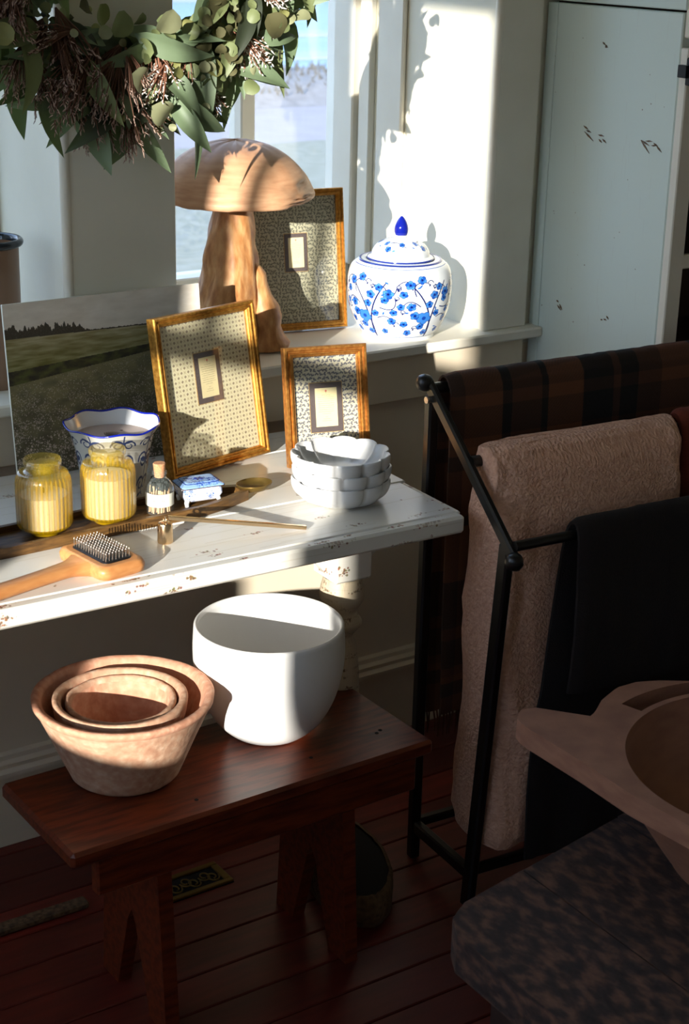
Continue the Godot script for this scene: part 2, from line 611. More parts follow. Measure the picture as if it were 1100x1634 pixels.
func jar_tex(w: int, h: int, lid: bool) -> Texture2D:
	rng.seed = 21 if lid else 4
	var im := Image.create(w, h, false, Image.FORMAT_RGB8)
	im.fill(Color(0.87, 0.89, 0.90))
	var ink := Color(0.05, 0.10, 0.34)
	if lid:
		for k in 4:
			var x0 := w * (k + 0.3) / 4.0
			stroke(im, curve2(Vector2(x0 - 60, h * 0.62), Vector2(x0 + 70, h * 0.55), 0.22), 1.6, 1.2, ink, true)
			stroke(im, curve2(Vector2(x0 + 10, h * 0.42), Vector2(x0 + 40, h * 0.75), 0.3), 1.4, 1.0, ink, true)
			flower(im, x0 - 40, h * 0.50, 15)
			flower(im, x0 + 30, h * 0.70, 14)
			flower(im, x0 + 62, h * 0.48, 15)
			leaf_mark(im, Vector2(x0 - 8, h * 0.72), Vector2(0.8, 0.4), 20, Color(0.32, 0.55, 0.82))
			leaf_mark(im, Vector2(x0 + 86, h * 0.66), Vector2(0.8, -0.3), 16, Color(0.25, 0.42, 0.72))
		return to_tex(im)
	# five climbing stems with curling tendrils
	for k in 5:
		var bx := w * (k + 0.10) / 5.0
		var base := Vector2(bx, h - 16.0)
		var top := Vector2(bx - 66, h * 0.20)
		stroke(im, curve2(base, top, -0.10), 4.2, 2.4, ink, true)
		stroke(im, curve2(base + Vector2(0, -6), Vector2(bx + 112, h * 0.20), 0.10), 4.0, 2.4, ink, true)
		for q in [[-40, 0.52, -105, 0.38, 0.45], [-58, 0.30, -112, 0.26, 0.5], [-28, 0.66, -96, 0.74, -0.35], [34, 0.70, 92, 0.80, -0.3], [62, 0.50, 148, 0.56, 0.45], [84, 0.36, 30, 0.20, -0.45], [100, 0.28, 168, 0.24, 0.5], [-50, 0.44, 4, 0.24, 0.5]]:
			var a := Vector2(bx + q[0], h * q[1])
			var b := Vector2(bx + q[2], h * q[3])
			stroke(im, curve2(a, b, q[4]), 2.2, 1.7, ink, true)
			var cl := []
			for s in 14:
				var t := s / 13.0
				var an := t * 4.6 + (0.0 if q[4] > 0 else PI)
				cl.append(b + Vector2(cos(an) - 1.0, sin(an)) * 14.0 * (1.0 - 0.55 * t))
			stroke(im, cl, 1.8, 1.4, ink, true)
			leaf_mark(im, b + Vector2(-10, 6), Vector2(0.3, 0.9), 13, ink, 0.28)
		for q in [[-74, 0.34, 19], [-62, 0.42, 14], [-100, 0.58, 13], [-92, 0.70, 15], [-30, 0.26, 14], [0, 0.36, 16], [22, 0.48, 14], [50, 0.78, 15], [86, 0.62, 17], [100, 0.50, 16], [112, 0.22, 17], [136, 0.34, 14], [150, 0.50, 13], [58, 0.16, 16], [-20, 0.60, 13], [130, 0.74, 14], [20, 0.88, 14], [-60, 0.86, 12], [108, 0.88, 15]]:
			flower(im, bx + q[0] + rng.randf_range(-4, 4), h * q[1], q[2] * 1.22)
		# the one big blossom
		for p in 5:
			var t := TAU * p / 5 + 0.4
			dot(im, bx + 40 + cos(t) * 20, h * 0.66 + sin(t) * 20, 17, Color(0.06, 0.16, 0.46), true)
		for p in 5:
			var t := TAU * p / 5 + 0.4
			dot(im, bx + 40 + cos(t) * 20, h * 0.66 + sin(t) * 20, 15, Color(0.22, 0.48, 0.80), true)
		dot(im, bx + 40, h * 0.66, 10, Color(0.08, 0.25, 0.60), true)
		for q in 7:
			leaf_mark(im, Vector2(bx + rng.randf_range(-100, 150), h * rng.randf_range(0.2, 0.85)), Vector2(rng.randf_range(-1, 1), rng.randf_range(-1, 1)).normalized(), 20, Color(0.13, 0.36, 0.70), 0.2)
	for x in w:
		for y in range(h - 13, h - 9):
			im.set_pixel(x, y, Color(0.20, 0.33, 0.62))
		for y in range(4, 8):
			im.set_pixel(x, y, Color(0.22, 0.36, 0.66))
	return to_tex(im)

func delft_tex(sd: int) -> Texture2D:
	rng.seed = sd
	var im := Image.create(256, 256, false, Image.FORMAT_RGB8)
	im.fill(Color(0.93, 0.94, 0.96))
	for k in 34:
		var x := rng.randf() * 256
		var y := rng.randf() * 256
		for q in 16:
			dot(im, x + rng.randfn() * 12, y + rng.randfn() * 8, rng.randf_range(1.5, 5), Color(0.10, 0.28, 0.66, rng.randf_range(0.3, 0.85)), true)
	return to_tex(im)

func planter_tex() -> Texture2D:
	rng.seed = 91
	var w := 768
	var h := 256
	var im := Image.create(w, h, false, Image.FORMAT_RGB8)
	im.fill(Color(0.76, 0.75, 0.71))
	var ink := Color(0.20, 0.25, 0.40)
	for k in 8:
		var bx := w * k / 8.0 + 20
		for s in [-1.0, 1.0]:
			for q in 3:
				var cy := 90.0 + q * 52
				var cl := []
				for i in 26:
					var t := i / 25.0
					var a := t * 7.5
					cl.append(Vector2(bx + 28 + s * (14 + q * 2) * 1.0 + s * cos(a) * 20 * (1.0 - 0.7 * t), cy + sin(a) * 20 * (1.0 - 0.7 * t)))
				stroke(im, cl, 2.6, 1.4, ink, true)
			leaf_mark(im, Vector2(bx + 28, 66), Vector2(s * 0.8, -0.5), 30, ink, 0.16)
			leaf_mark(im, Vector2(bx + 28, 200), Vector2(s * 0.8, 0.5), 34, ink, 0.16)
			leaf_mark(im, Vector2(bx + 28, 140), Vector2(s * 0.9, 0.2), 30, ink, 0.18)
		stroke(im, [Vector2(bx + 28, 60), Vector2(bx + 28, 240)], 1.6, 1.6, ink, true)
	return to_tex(im)

func wax_print_tex() -> Texture2D:
	rng.seed = 12
	var im := Image.create(256, 256, false, Image.FORMAT_RGB8)
	im.fill(Color(0.72, 0.66, 0.63))
	var ink := Color(0.30, 0.22, 0.14)
	# a sprig of needles in the middle, two wick holes, a ring of small lettering strokes
	for k in 9:
		var t := -0.5 + k * 0.16
		stroke(im, curve2(Vector2(112, 150 - k * 3), Vector2(112 + 58 * cos(t), 130 - 40 * sin(t) - 10), 0.12), 2.4, 1.0, ink)
	stroke(im, [Vector2(108, 160), Vector2(150, 100)], 2.6, 1.6, ink)
	dot(im, 92, 92, 6, Color(0.22, 0.10, 0.08))
	dot(im, 190, 138, 5, Color(0.22, 0.10, 0.08))
	return to_tex(im)

func plaid_tex() -> Texture2D:
	var n := 256
	var im := Image.create(n, n, false, Image.FORMAT_RGB8)
	var bands := [[0, 46, 2], [46, 58, 0], [58, 96, 1], [96, 104, 0], [104, 150, 2], [150, 190, 0], [190, 200, 1], [200, 224, 0], [224, 256, 1]]
	var cols := [Color(0.07, 0.06, 0.06), Color(0.30, 0.18, 0.11), Color(0.44, 0.26, 0.15)]
	var row := PackedInt32Array()
	row.resize(n)
	for b in bands:
		for i in range(b[0], b[1]):
			row[i] = b[2]
	for y in n:
		for x in n:
			var a: Color = cols[row[x]]
			var b: Color = cols[row[(y * 3 / 4 + 40) % n]]
			im.set_pixel(x, y, a.lerp(b, 0.32 if (x + y) % 4 < 2 else 0.45))
	return to_tex(im)

func painted_tex(sd: int, chips: int, big: float, base: Color, under: Color) -> Texture2D:
	rng.seed = sd
	var n := 1024
	var im := Image.create(n, n, false, Image.FORMAT_RGB8)
	im.fill(base)
	for k in 260:
		var y := rng.randf() * n
		var x := rng.randf() * n
		stroke(im, [Vector2(x, y), Vector2(x + rng.randf_range(40, 260), y + rng.randf_range(-4, 4))], 1.0, 0.6, Color(base.r * 0.93, base.g * 0.915, base.b * 0.88, 0.5), true)
	for k in chips:
		var x := rng.randf() * n
		var y := rng.randf() * n
		var ln := rng.randf_range(3, 26) * big
		for q in int(ln * 1.2):
			dot(im, x + rng.randfn() * ln * 0.5, y + rng.randfn() * (1.2 + ln * 0.07), rng.randf_range(0.6, 2.2 * big), Color(under.r * rng.randf_range(0.7, 1.2), under.g * rng.randf_range(0.7, 1.2), under.b, 0.9), true)
	return to_tex(im)

func cabinet_tex() -> Texture2D:
	rng.seed = 8
	var n := 1024
	var im := Image.create(n, n, false, Image.FORMAT_RGB8)
	im.fill(Color(0.84, 0.89, 0.85))
	for k in 120:
		var x := rng.randf() * n
		var y := rng.randf() * n
		stroke(im, [Vector2(x, y), Vector2(x + rng.randf_range(-3, 3), y + rng.randf_range(20, 90))], 0.8, 0.4, Color(0.82, 0.84, 0.80, 0.35), true)
	for k in 46:
		dot(im, rng.randf() * n, rng.randf() * n, rng.randf_range(0.6, 2.0), Color(0.42, 0.36, 0.27, 0.8), true)
	return to_tex(im)

# ------------------------------------------------------------------ the scene
func _ready() -> void:
	setup_view()
	setup_materials()
	build_outside()
	build_room()
	build_window()
	build_cabinet()
	build_table()
	build_bench()
	build_pots()
	build_frames()
	build_poster()
	build_mushroom()
	build_ginger_jar()
	build_crock()
	build_candles()
	build_planter()
	build_tray()
	build_bottle()
	build_trinket_box()
	build_snuffer()
	build_brush()
	build_bowls()
	build_wreath()
	build_rack()
	build_blankets()
	build_foreground()
	build_floor_things()

func setup_view() -> void:
	var p := deg_to_rad(20.1)
	var y := deg_to_rad(34.0)
	var r := deg_to_rad(1.33)
	var fwd := Vector3(sin(y) * cos(p), -sin(p), -cos(y) * cos(p))
	var right := Vector3(cos(y), 0, sin(y))
	var up := right.cross(fwd)
	var cam := Camera3D.new()
	cam.name = "camera"
	cam.transform = Transform3D(Basis(right * cos(r) + up * sin(r), up * cos(r) - right * sin(r), -fwd), Vector3(0, 1.5, 0))
	cam.fov = rad_to_deg(2.0 * atan(817.0 / 2600.0))
	cam.near = 0.05
	cam.far = 400.0
	var lens := CameraAttributesPhysical.new()
	lens.frustum_focal_length = 12.0 / (817.0 / 2600.0)
	lens.frustum_focus_distance = 2.55
	lens.exposure_aperture = 6.5
	lens.frustum_near = 0.05
	lens.frustum_far = 400.0
	cam.attributes = lens
	add_child(cam)
	cam.current = true

	var env := Environment.new()
	env.tonemap_mode = Environment.TONE_MAPPER_LINEAR
	env.tonemap_exposure = 1.6
	env.background_mode = Environment.BG_SKY
	var sky := Sky.new()
	var sm := ProceduralSkyMaterial.new()
	sm.sky_top_color = Color(0.62, 0.75, 0.93)
	sm.sky_horizon_color = Color(0.83, 0.89, 0.95)
	sm.sky_curve = 0.18
	sm.ground_bottom_color = Color(0.45, 0.43, 0.40)
	sm.ground_horizon_color = Color(0.75, 0.80, 0.85)
	sm.sun_angle_max = 1.0
	sm.sky_energy_multiplier = 1.0
	sky.sky_material = sm
	env.sky = sky
	env.background_energy_multiplier = 2.9
	env.sdfgi_enabled = true
	env.ssao_enabled = true
	env.ssil_enabled = true
	var we := WorldEnvironment.new()
	we.name = "world_environment"
	we.environment = env
	add_child(we)

	var sun := DirectionalLight3D.new()
	sun.name = "sun"
	var az := deg_to_rad(36.5)
	var el := deg_to_rad(12.3)
	var d := Vector3(cos(az) * cos(el), -sin(el), -sin(az) * cos(el))
	sun.transform = Transform3D(Basis.looking_at(d, Vector3.UP), Vector3.ZERO)
	sun.light_color = Color(1.0, 0.98, 0.945)
	sun.light_energy = 1.95
	sun.light_angular_distance = 0.55
	sun.shadow_enabled = true
	add_child(sun)

func setup_materials() -> void:
	var wall_noise := noise_tex(3, 0.01, [[0.0, Color(0.885, 0.865, 0.785)], [1.0, Color(0.92, 0.90, 0.83)]], 512)
	var m := tri_mat("wall paint", wall_noise, Vector3.ONE * 0.8, 0.6)
	m = tri_mat("trim paint", noise_tex(4, 0.02, [[0.0, Color(0.89, 0.86, 0.79)], [1.0, Color(0.925, 0.90, 0.835)]], 256), Vector3.ONE * 1.2, 0.45)
	m = tri_mat("low wall paint", noise_tex(14, 0.012, [[0.0, Color(0.85, 0.79, 0.69)], [1.0, Color(0.89, 0.835, 0.735)]], 256), Vector3.ONE * 1.2, 0.6)
	tri_mat("ceiling paint", wall_noise, Vector3.ONE * 0.7, 0.8)
	tri_mat("cabinet paint", cabinet_tex(), Vector3.ONE * 1.6, 0.5)
	mat("cabinet inside", Color(0.26, 0.17, 0.11), 0.7)
	mat("black iron", Color(0.035, 0.035, 0.04), 0.5, 0.3)
	mat("rack wood", Color(0.045, 0.038, 0.036), 0.32)
	# painted table
	m = tri_mat("chipped paint", painted_tex(31, 150, 0.7, Color(0.895, 0.885, 0.85), Color(0.50, 0.36, 0.25)), Vector3(1.0, 1.0, 1.0), 0.3)
	m = tri_mat("worn paint edge", painted_tex(32, 420, 1.15, Color(0.88, 0.865, 0.82), Color(0.52, 0.37, 0.25)), Vector3(1.3, 1.3, 1.3), 0.55)
	tri_mat("old leg paint", painted_tex(33, 500, 1.0, Color(0.74, 0.68, 0.58), Color(0.36, 0.25, 0.17)), Vector3(1.6, 1.6, 1.6), 0.6)
	# dark bench
	var grain := noise_tex(11, 0.02, [[0.0, Color(0.22, 0.075, 0.035)], [0.45, Color(0.36, 0.145, 0.07)], [0.7, Color(0.44, 0.19, 0.09)], [1.0, Color(0.28, 0.10, 0.045)]], 512, 5)
	m = tri_mat("bench wood", grain, Vector3(0.8, 6.0, 6.0), 0.36)
	m.clearcoat_enabled = true
	m.metallic_specular = 0.45
	m.clearcoat = 0.08
	m.clearcoat_roughness = 0.35
	# floor
	for k in 3:
		var b: float = [0.85, 1.0, 1.15][k]
		m = tri_mat("floor board %d" % k, noise_tex(40 + k, 0.02, [[0.0, Color(0.31 * b, 0.085 * b, 0.06 * b)], [1.0, Color(0.43 * b, 0.14 * b, 0.095 * b)]], 256, 4), Vector3(0.9, 5.0, 7.0), 0.45)
	# clay
	var clay := noise_tex(51, 0.03, [[0.0, Color(0.70, 0.47, 0.36)], [0.5, Color(0.80, 0.58, 0.46)], [0.8, Color(0.84, 0.66, 0.55)], [1.0, Color(0.88, 0.76, 0.67)]], 512, 5)
	m = tri_mat("terracotta", clay, Vector3.ONE * 4.0, 0.9, false)
	bump(m, grey(52, 0.09), 0.06)
	m = tri_mat("weathered clay", noise_tex(53, 0.03, [[0.0, Color(0.68, 0.48, 0.37)], [0.6, Color(0.79, 0.63, 0.51)], [1.0, Color(0.86, 0.76, 0.66)]], 512, 5), Vector3.ONE * 4.0, 0.92, false)
	bump(m, grey(54, 0.09), 0.06)
	mat("white stoneware", Color(0.925, 0.92, 0.905), 0.35)
	mat("white glaze", Color(0.83, 0.83, 0.825), 0.22)
	mat("white porcelain", Color(0.87, 0.89, 0.90), 0.08)
	mat("cobalt glaze", Color(0.06, 0.12, 0.55), 0.06)
	mat("blue line glaze", Color(0.12, 0.20, 0.52), 0.12)
	# gold frames
	m = tri_mat("gold leaf", noise_tex(61, 0.05, [[0.0, Color(0.62, 0.42, 0.16)], [0.6, Color(0.80, 0.58, 0.26)], [1.0, Color(0.88, 0.68, 0.34)]], 256), Vector3.ONE * 8.0, 0.38, false)
	m.metallic = 0.75
	m = tri_mat("copper gold leaf", noise_tex(62, 0.05, [[0.0, Color(0.60, 0.37, 0.15)], [0.6, Color(0.80, 0.55, 0.27)], [1.0, Color(0.88, 0.66, 0.36)]], 256), Vector3.ONE * 8.0, 0.35, false)
	m.metallic = 0.75
	mat("card border", Color(0.27, 0.17, 0.15), 0.8)
	mat("fillet gold", Color(0.78, 0.62, 0.30), 0.5, 0.5)
	mat("frame back", Color(0.12, 0.09, 0.07), 0.8)
	m = mat("pane glass", Color(0.9, 0.95, 0.95, 0.03), 0.02)
	m.transparency = BaseMaterial3D.TRANSPARENCY_ALPHA
	m = mat("window glass", Color(0.9, 0.94, 0.97, 0.06), 0.02)
	m.transparency = BaseMaterial3D.TRANSPARENCY_ALPHA
	m = mat("clear bottle glass", Color(0.9, 0.95, 0.93, 0.05), 0.03)
	m.transparency = BaseMaterial3D.TRANSPARENCY_ALPHA
	m = mat("yellow glass", Color(0.78, 0.62, 0.03, 0.25), 0.05)
	m.transparency = BaseMaterial3D.TRANSPARENCY_ALPHA
	m = mat("pale yellow glass", Color(0.80, 0.68, 0.12, 0.22), 0.03)
	m.transparency = BaseMaterial3D.TRANSPARENCY_ALPHA
	m = mat("cream wax", Color(0.93, 0.89, 0.76), 0.5)
	# pale turned wood
	m = tri_mat("mushroom cap wood", noise_tex(71, 0.012, [[0.0, Color(0.70, 0.50, 0.36)], [0.5, Color(0.80, 0.61, 0.46)], [1.0, Color(0.86, 0.69, 0.54)]], 512, 5), Vector3(3.0, 18.0, 3.0), 0.55, false)
	m = tri_mat("root wood", noise_tex(72, 0.018, [[0.0, Color(0.56, 0.34, 0.18)], [0.4, Color(0.74, 0.51, 0.30)], [0.7, Color(0.85, 0.64, 0.42)], [1.0, Color(0.88, 0.72, 0.52)]], 512, 5), Vector3(7.0, 2.2, 7.0), 0.5, false)
	m = tri_mat("brush wood", noise_tex(73, 0.02, [[0.0, Color(0.74, 0.48, 0.27)], [1.0, Color(0.84, 0.60, 0.37)]], 256), Vector3(5.0, 20.0, 20.0), 0.42, false)
	mat("brush rubber", Color(0.05, 0.04, 0.045), 0.5)
	mat("steel pin", Color(0.75, 0.72, 0.68), 0.25, 0.9)
	m = tri_mat("tray wood", noise_tex(74, 0.03, [[0.0, Color(0.25, 0.17, 0.08)], [0.6, Color(0.42, 0.30, 0.15)], [1.0, Color(0.52, 0.38, 0.20)]], 256, 5), Vector3(3.0, 14.0, 14.0), 0.45)
	mat("old brass", Color(0.46, 0.37, 0.18), 0.38, 0.7)
	mat("bright brass", Color(0.88, 0.76, 0.60), 0.2, 1.0)
	tri_mat("cork", noise_tex(75, 0.12, [[0.0, Color(0.66, 0.42, 0.27)], [0.6, Color(0.82, 0.60, 0.43)], [1.0, Color(0.86, 0.68, 0.52)]], 128), Vector3.ONE * 20.0, 0.9, false)
	mat("paper label", Color(0.93, 0.92, 0.86), 0.8)
	mat("label ink", Color(0.45, 0.45, 0.44), 0.8)
	mat("match wood", Color(0.86, 0.72, 0.55), 0.7)
	mat("match head", Color(0.09, 0.12, 0.10), 0.6)
	# cloth
	m = mat("plaid wool", Color.WHITE, 0.95)
	m.albedo_texture = plaid_tex()
	m.uv1_triplanar = true
	m.uv1_world_triplanar = true
	m.uv1_scale = Vector3.ONE * 2.6
	m.uv1_offset = Vector3(0.12, 0.1, 0)
	bump(m, grey(81, 0.2), 0.05)
	m = tri_mat("pink fleece", noise_tex(82, 0.05, [[0.0, Color(0.78, 0.58, 0.48)], [1.0, Color(0.90, 0.72, 0.61)]], 256, 5), Vector3.ONE * 6.0, 0.98)
	bump(m, grey(83, 0.1, 256, 4), 0.35)
	m = tri_mat("rust wool", noise_tex(84, 0.1, [[0.0, Color(0.33, 0.12, 0.06)], [1.0, Color(0.45, 0.18, 0.10)]], 256), Vector3(4, 12, 4), 0.98)
	bump(m, grey(85, 0.2), 0.06)
	m = tri_mat("dark wool", noise_tex(86, 0.08, [[0.0, Color(0.055, 0.032, 0.026)], [0.7, Color(0.085, 0.045, 0.036)], [1.0, Color(0.13, 0.05, 0.038)]], 256), Vector3(6, 6, 6), 0.98)
	bump(m, grey(87, 0.2), 0.06)
	# foreground
	m = tri_mat("mottled hide", noise_tex(88, 0.022, [[0.0, Color(0.11, 0.085, 0.085)], [0.35, Color(0.18, 0.13, 0.12)], [0.62, Color(0.31, 0.215, 0.175)], [1.0, Color(0.44, 0.31, 0.24)]], 512, 6), Vector3(3.6, 3.6, 2.0), 0.85)
	bump(m, grey(89, 0.06), 0.12)
	m = tri_mat("carved wood", noise_tex(90, 0.02, [[0.0, Color(0.50, 0.34, 0.27)], [1.0, Color(0.62, 0.44, 0.35)]], 256, 5), Vector3(3, 8, 3), 0.65)
	m = tri_mat("dark carved wood", noise_tex(92, 0.02, [[0.0, Color(0.16, 0.10, 0.08)], [1.0, Color(0.22, 0.14, 0.11)]], 256, 5), Vector3(3, 8, 3), 0.65)
	tri_mat("pale bark", noise_tex(93, 0.06, [[0.0, Color(0.20, 0.14, 0.09)], [0.5, Color(0.37, 0.28, 0.19)], [1.0, Color(0.48, 0.38, 0.27)]], 256, 5), Vector3.ONE * 5, 0.95)
	mat("dark log", Color(0.07, 0.06, 0.055), 0.95)
	mat("brown glaze", Color(0.56, 0.43, 0.33), 0.35)
	mat("dark brown glaze", Color(0.25, 0.13, 0.08), 0.3)
	mat("glassy rim", Color(0.16, 0.18, 0.20), 0.04)
	# plants of the wreath
	for q in [["eucalyptus leaf", Color(0.42, 0.49, 0.37)], ["olive leaf", Color(0.45, 0.49, 0.32)], ["dark leaf", Color(0.19, 0.22, 0.16)], ["round olive leaf", Color(0.52, 0.52, 0.31)], ["pale round leaf", Color(0.56, 0.57, 0.43)]]:
		m = mat(q[0], q[1], 0.55)
		m.backlight_enabled = true
		m.backlight = Color(0.22, 0.26, 0.10)
	mat("dried stem", Color(0.40, 0.27, 0.20), 0.9)
	mat("dried blossom", Color(0.68, 0.58, 0.52), 0.9)
	mat("white blossom", Color(0.90, 0.88, 0.84), 0.9)
	mat("coral stem", Color(0.58, 0.40, 0.31), 0.9)
	mat("seed pod", Color(0.34, 0.33, 0.20), 0.8)
	# outside
	tri_mat("pale lawn", noise_tex(95, 0.03, [[0.0, Color(0.43, 0.42, 0.34)], [0.6, Color(0.50, 0.485, 0.415)], [1.0, Color(0.55, 0.53, 0.47)]], 512, 5), Vector3.ONE * 0.35, 0.95)
	tri_mat("sandy path", noise_tex(96, 0.02, [[0.0, Color(0.53, 0.49, 0.485)], [1.0, Color(0.58, 0.54, 0.53)]], 512, 5), Vector3.ONE * 0.2, 0.95)
	tri_mat("dune sand", noise_tex(97, 0.03, [[0.0, Color(0.40, 0.375, 0.36)], [0.5, Color(0.50, 0.47, 0.45)], [1.0, Color(0.57, 0.54, 0.52)]], 512, 5), Vector3.ONE * 0.35, 0.95)
	tri_mat("bay water", noise_tex(98, 0.02, [[0.0, Color(0.38, 0.49, 0.56)], [1.0, Color(0.44, 0.54, 0.60)]], 256, 4), Vector3(0.02, 0.1, 0.15), 0.5)
	mat("foam", Color(0.56, 0.59, 0.62), 0.8)
	mat("white fence", Color(0.72, 0.72, 0.72), 0.7)
	mat("lamp post", Color(0.30, 0.36, 0.42), 0.6)
	mat("dune grass", Color(0.36, 0.34, 0.31), 0.9)
	mat("red shrub", Color(0.46, 0.26, 0.28), 0.9)

# ------------------------------------------------------------------ outside
func build_outside() -> void:
	var gy := -0.7
	var o := struct("ground", bbox(Vector3(-60, gy - 0.3, -14.5), Vector3(80, gy, -2.86), 0.0), mats["pale lawn"], "pale winter lawn outside the window")
	o = struct("ground", bbox(Vector3(-60, gy - 0.3, -18.2), Vector3(80, gy - 0.01, -14.5), 0.0), mats["sandy path"], "pale lilac sandy road beyond the lawn")
	o = struct("ground", bbox(Vector3(-60, gy - 0.3, -21.2), Vector3(80, gy - 0.02, -18.2), 0.0), mats["dune sand"], "sandy strip along the shore outside")
	o = struct("ground", bbox(Vector3(-120, gy - 0.5, -41), Vector3(160, gy - 0.10, -21.2), 0.0), mats["bay water"], "pale blue water outside the window")
	o = struct("ground", bbox(Vector3(-160, gy - 0.5, -300), Vector3(240, gy - 0.05, -41), 0.0), mats["foam"], "white far shore beyond the water")
	for q in [[-24.6, 0.6], [-29.2, 0.55], [-22.0, 0.28]]:
		var w := struct("ground", bbox(Vector3(-60, gy - 0.14, q[0] - q[1]), Vector3(90, gy - 0.06, q[0] + q[1]), 0.02), mats["foam"], "pale line of foam on the blue water")
		w.set_meta("label", {-24.6: "broad pale line of foam on the blue water", -29.2: "far pale line of foam on the blue water", -22.0: "near thin line of foam on the blue water"}[q[0]])
	# dune mound with tufts
	var f := FastNoiseLite.new()
	f.seed = 6
	f.frequency = 0.35
	var b := MB.new()
	var rows := []
	for j in 15:
		var row := PackedVector3Array()
		for i in 61:
			var x := 4.0 + i * 0.25
			var z := -20.6 + j * 0.25
			var e := sin(PI * j / 14.0)
			var hgt := e * (0.30 + 0.22 * f.get_noise_2d(x, z * 2.0)) * smoothstep(7.2, 10.0, x) * (1.0 - smoothstep(16.5, 19.0, x))
			row.append(Vector3(x, gy - 0.05 + hgt, z))
		rows.append(row)
	b.grid(rows, false, true)
	var dune := thing("dune", "low grey sandy dune by the water outside the window", "dune")
	part(dune, "mound", b.done(), mats["dune sand"])
	rng.seed = 17
	var g := MB.new()
	for k in 700:
		var x := rng.randf_range(8.0, 17.0)
		var z := rng.randf_range(-20.2, -17.6)
		var e := sin(PI * clampf((z + 20.6) / 3.5, 0, 1))
		var hgt := e * 0.28 * smoothstep(7.2, 10.0, x)
		var p := Vector3(x, gy - 0.03 + hgt, z)
		var d := Vector3(rng.randf_range(-0.08, 0.08), rng.randf_range(0.06, 0.16), rng.randf_range(-0.05, 0.05))
		g.tri_flat(p - Vector3(0.02, 0, 0), p + Vector3(0.02, 0, 0.01), p + d, Vector3(0, 0, 1))
	stuff(part(dune, "grass_tufts", g.done(), mats["dune grass"]))
	# lamp post by the shore
	var lp := thing("lamp_post", "small dark lamp post by the water outside the window", "lamp post", Vector3(12.75, gy, -20.9))
	part(lp, "post", lathe([Vector2(0.07, 0.0), Vector2(0.05, 0.1), Vector2(0.04, 0.95), Vector2(0.0, 0.95)], 10), mats["lamp post"])
	part(lp, "lamp_head", lathe([Vector2(0.03, 0.95), Vector2(0.12, 1.0), Vector2(0.12, 1.14), Vector2(0.0, 1.24)], 10), mats["lamp post"])
	# far white fence, board by board in panels
	var fence := thing("far_fence", "long white fence on the far shore outside the window", "fence", Vector3(0, gy, -42.0))
	for k in 24:
		part(fence, "board", bbox(Vector3(14 + k * 0.75, 0, -0.1), Vector3(14 + k * 0.75 + 0.6, 1.1, 0.1), 0.0), mats["white fence"])
	part(fence, "rail", bbox(Vector3(14, 0.35, -0.16), Vector3(32, 0.5, -0.1), 0.0), mats["white fence"])
	# shrub near the window
	var sh := thing("shrub", "small reddish leafless shrub outside low in the window", "shrub", Vector3(5.45, gy, -8.15))
	rng.seed = 33
	var tw := MB.new()
	var lf := MB.new()
	for k in 46:
		var d := Vector3(rng.randf_range(-0.17, 0.17), rng.randf_range(0.35, 0.72), rng.randf_range(-0.14, 0.14))
		tw.tube([Vector3(d.x * 0.2, 0, d.z * 0.2), d * 0.6 + Vector3(0, -0.03, 0), d], [0.008, 0.006, 0.003], 4, false)
		for q in 7:
			var p := d * rng.randf_range(0.45, 1.05) + Vector3(rng.randf_range(-0.05, 0.05), rng.randf_range(-0.03, 0.05), rng.randf_range(-0.05, 0.05))
			lf.tri_flat(p, p + Vector3(0.035, 0.02, 0.0), p + Vector3(0.0, 0.045, 0.015), Vector3(0, 0, 1))
	part(sh, "twigs", tw.done(), mats["red shrub"])
	stuff(part(sh, "leaves", lf.done(), mats["red shrub"]))

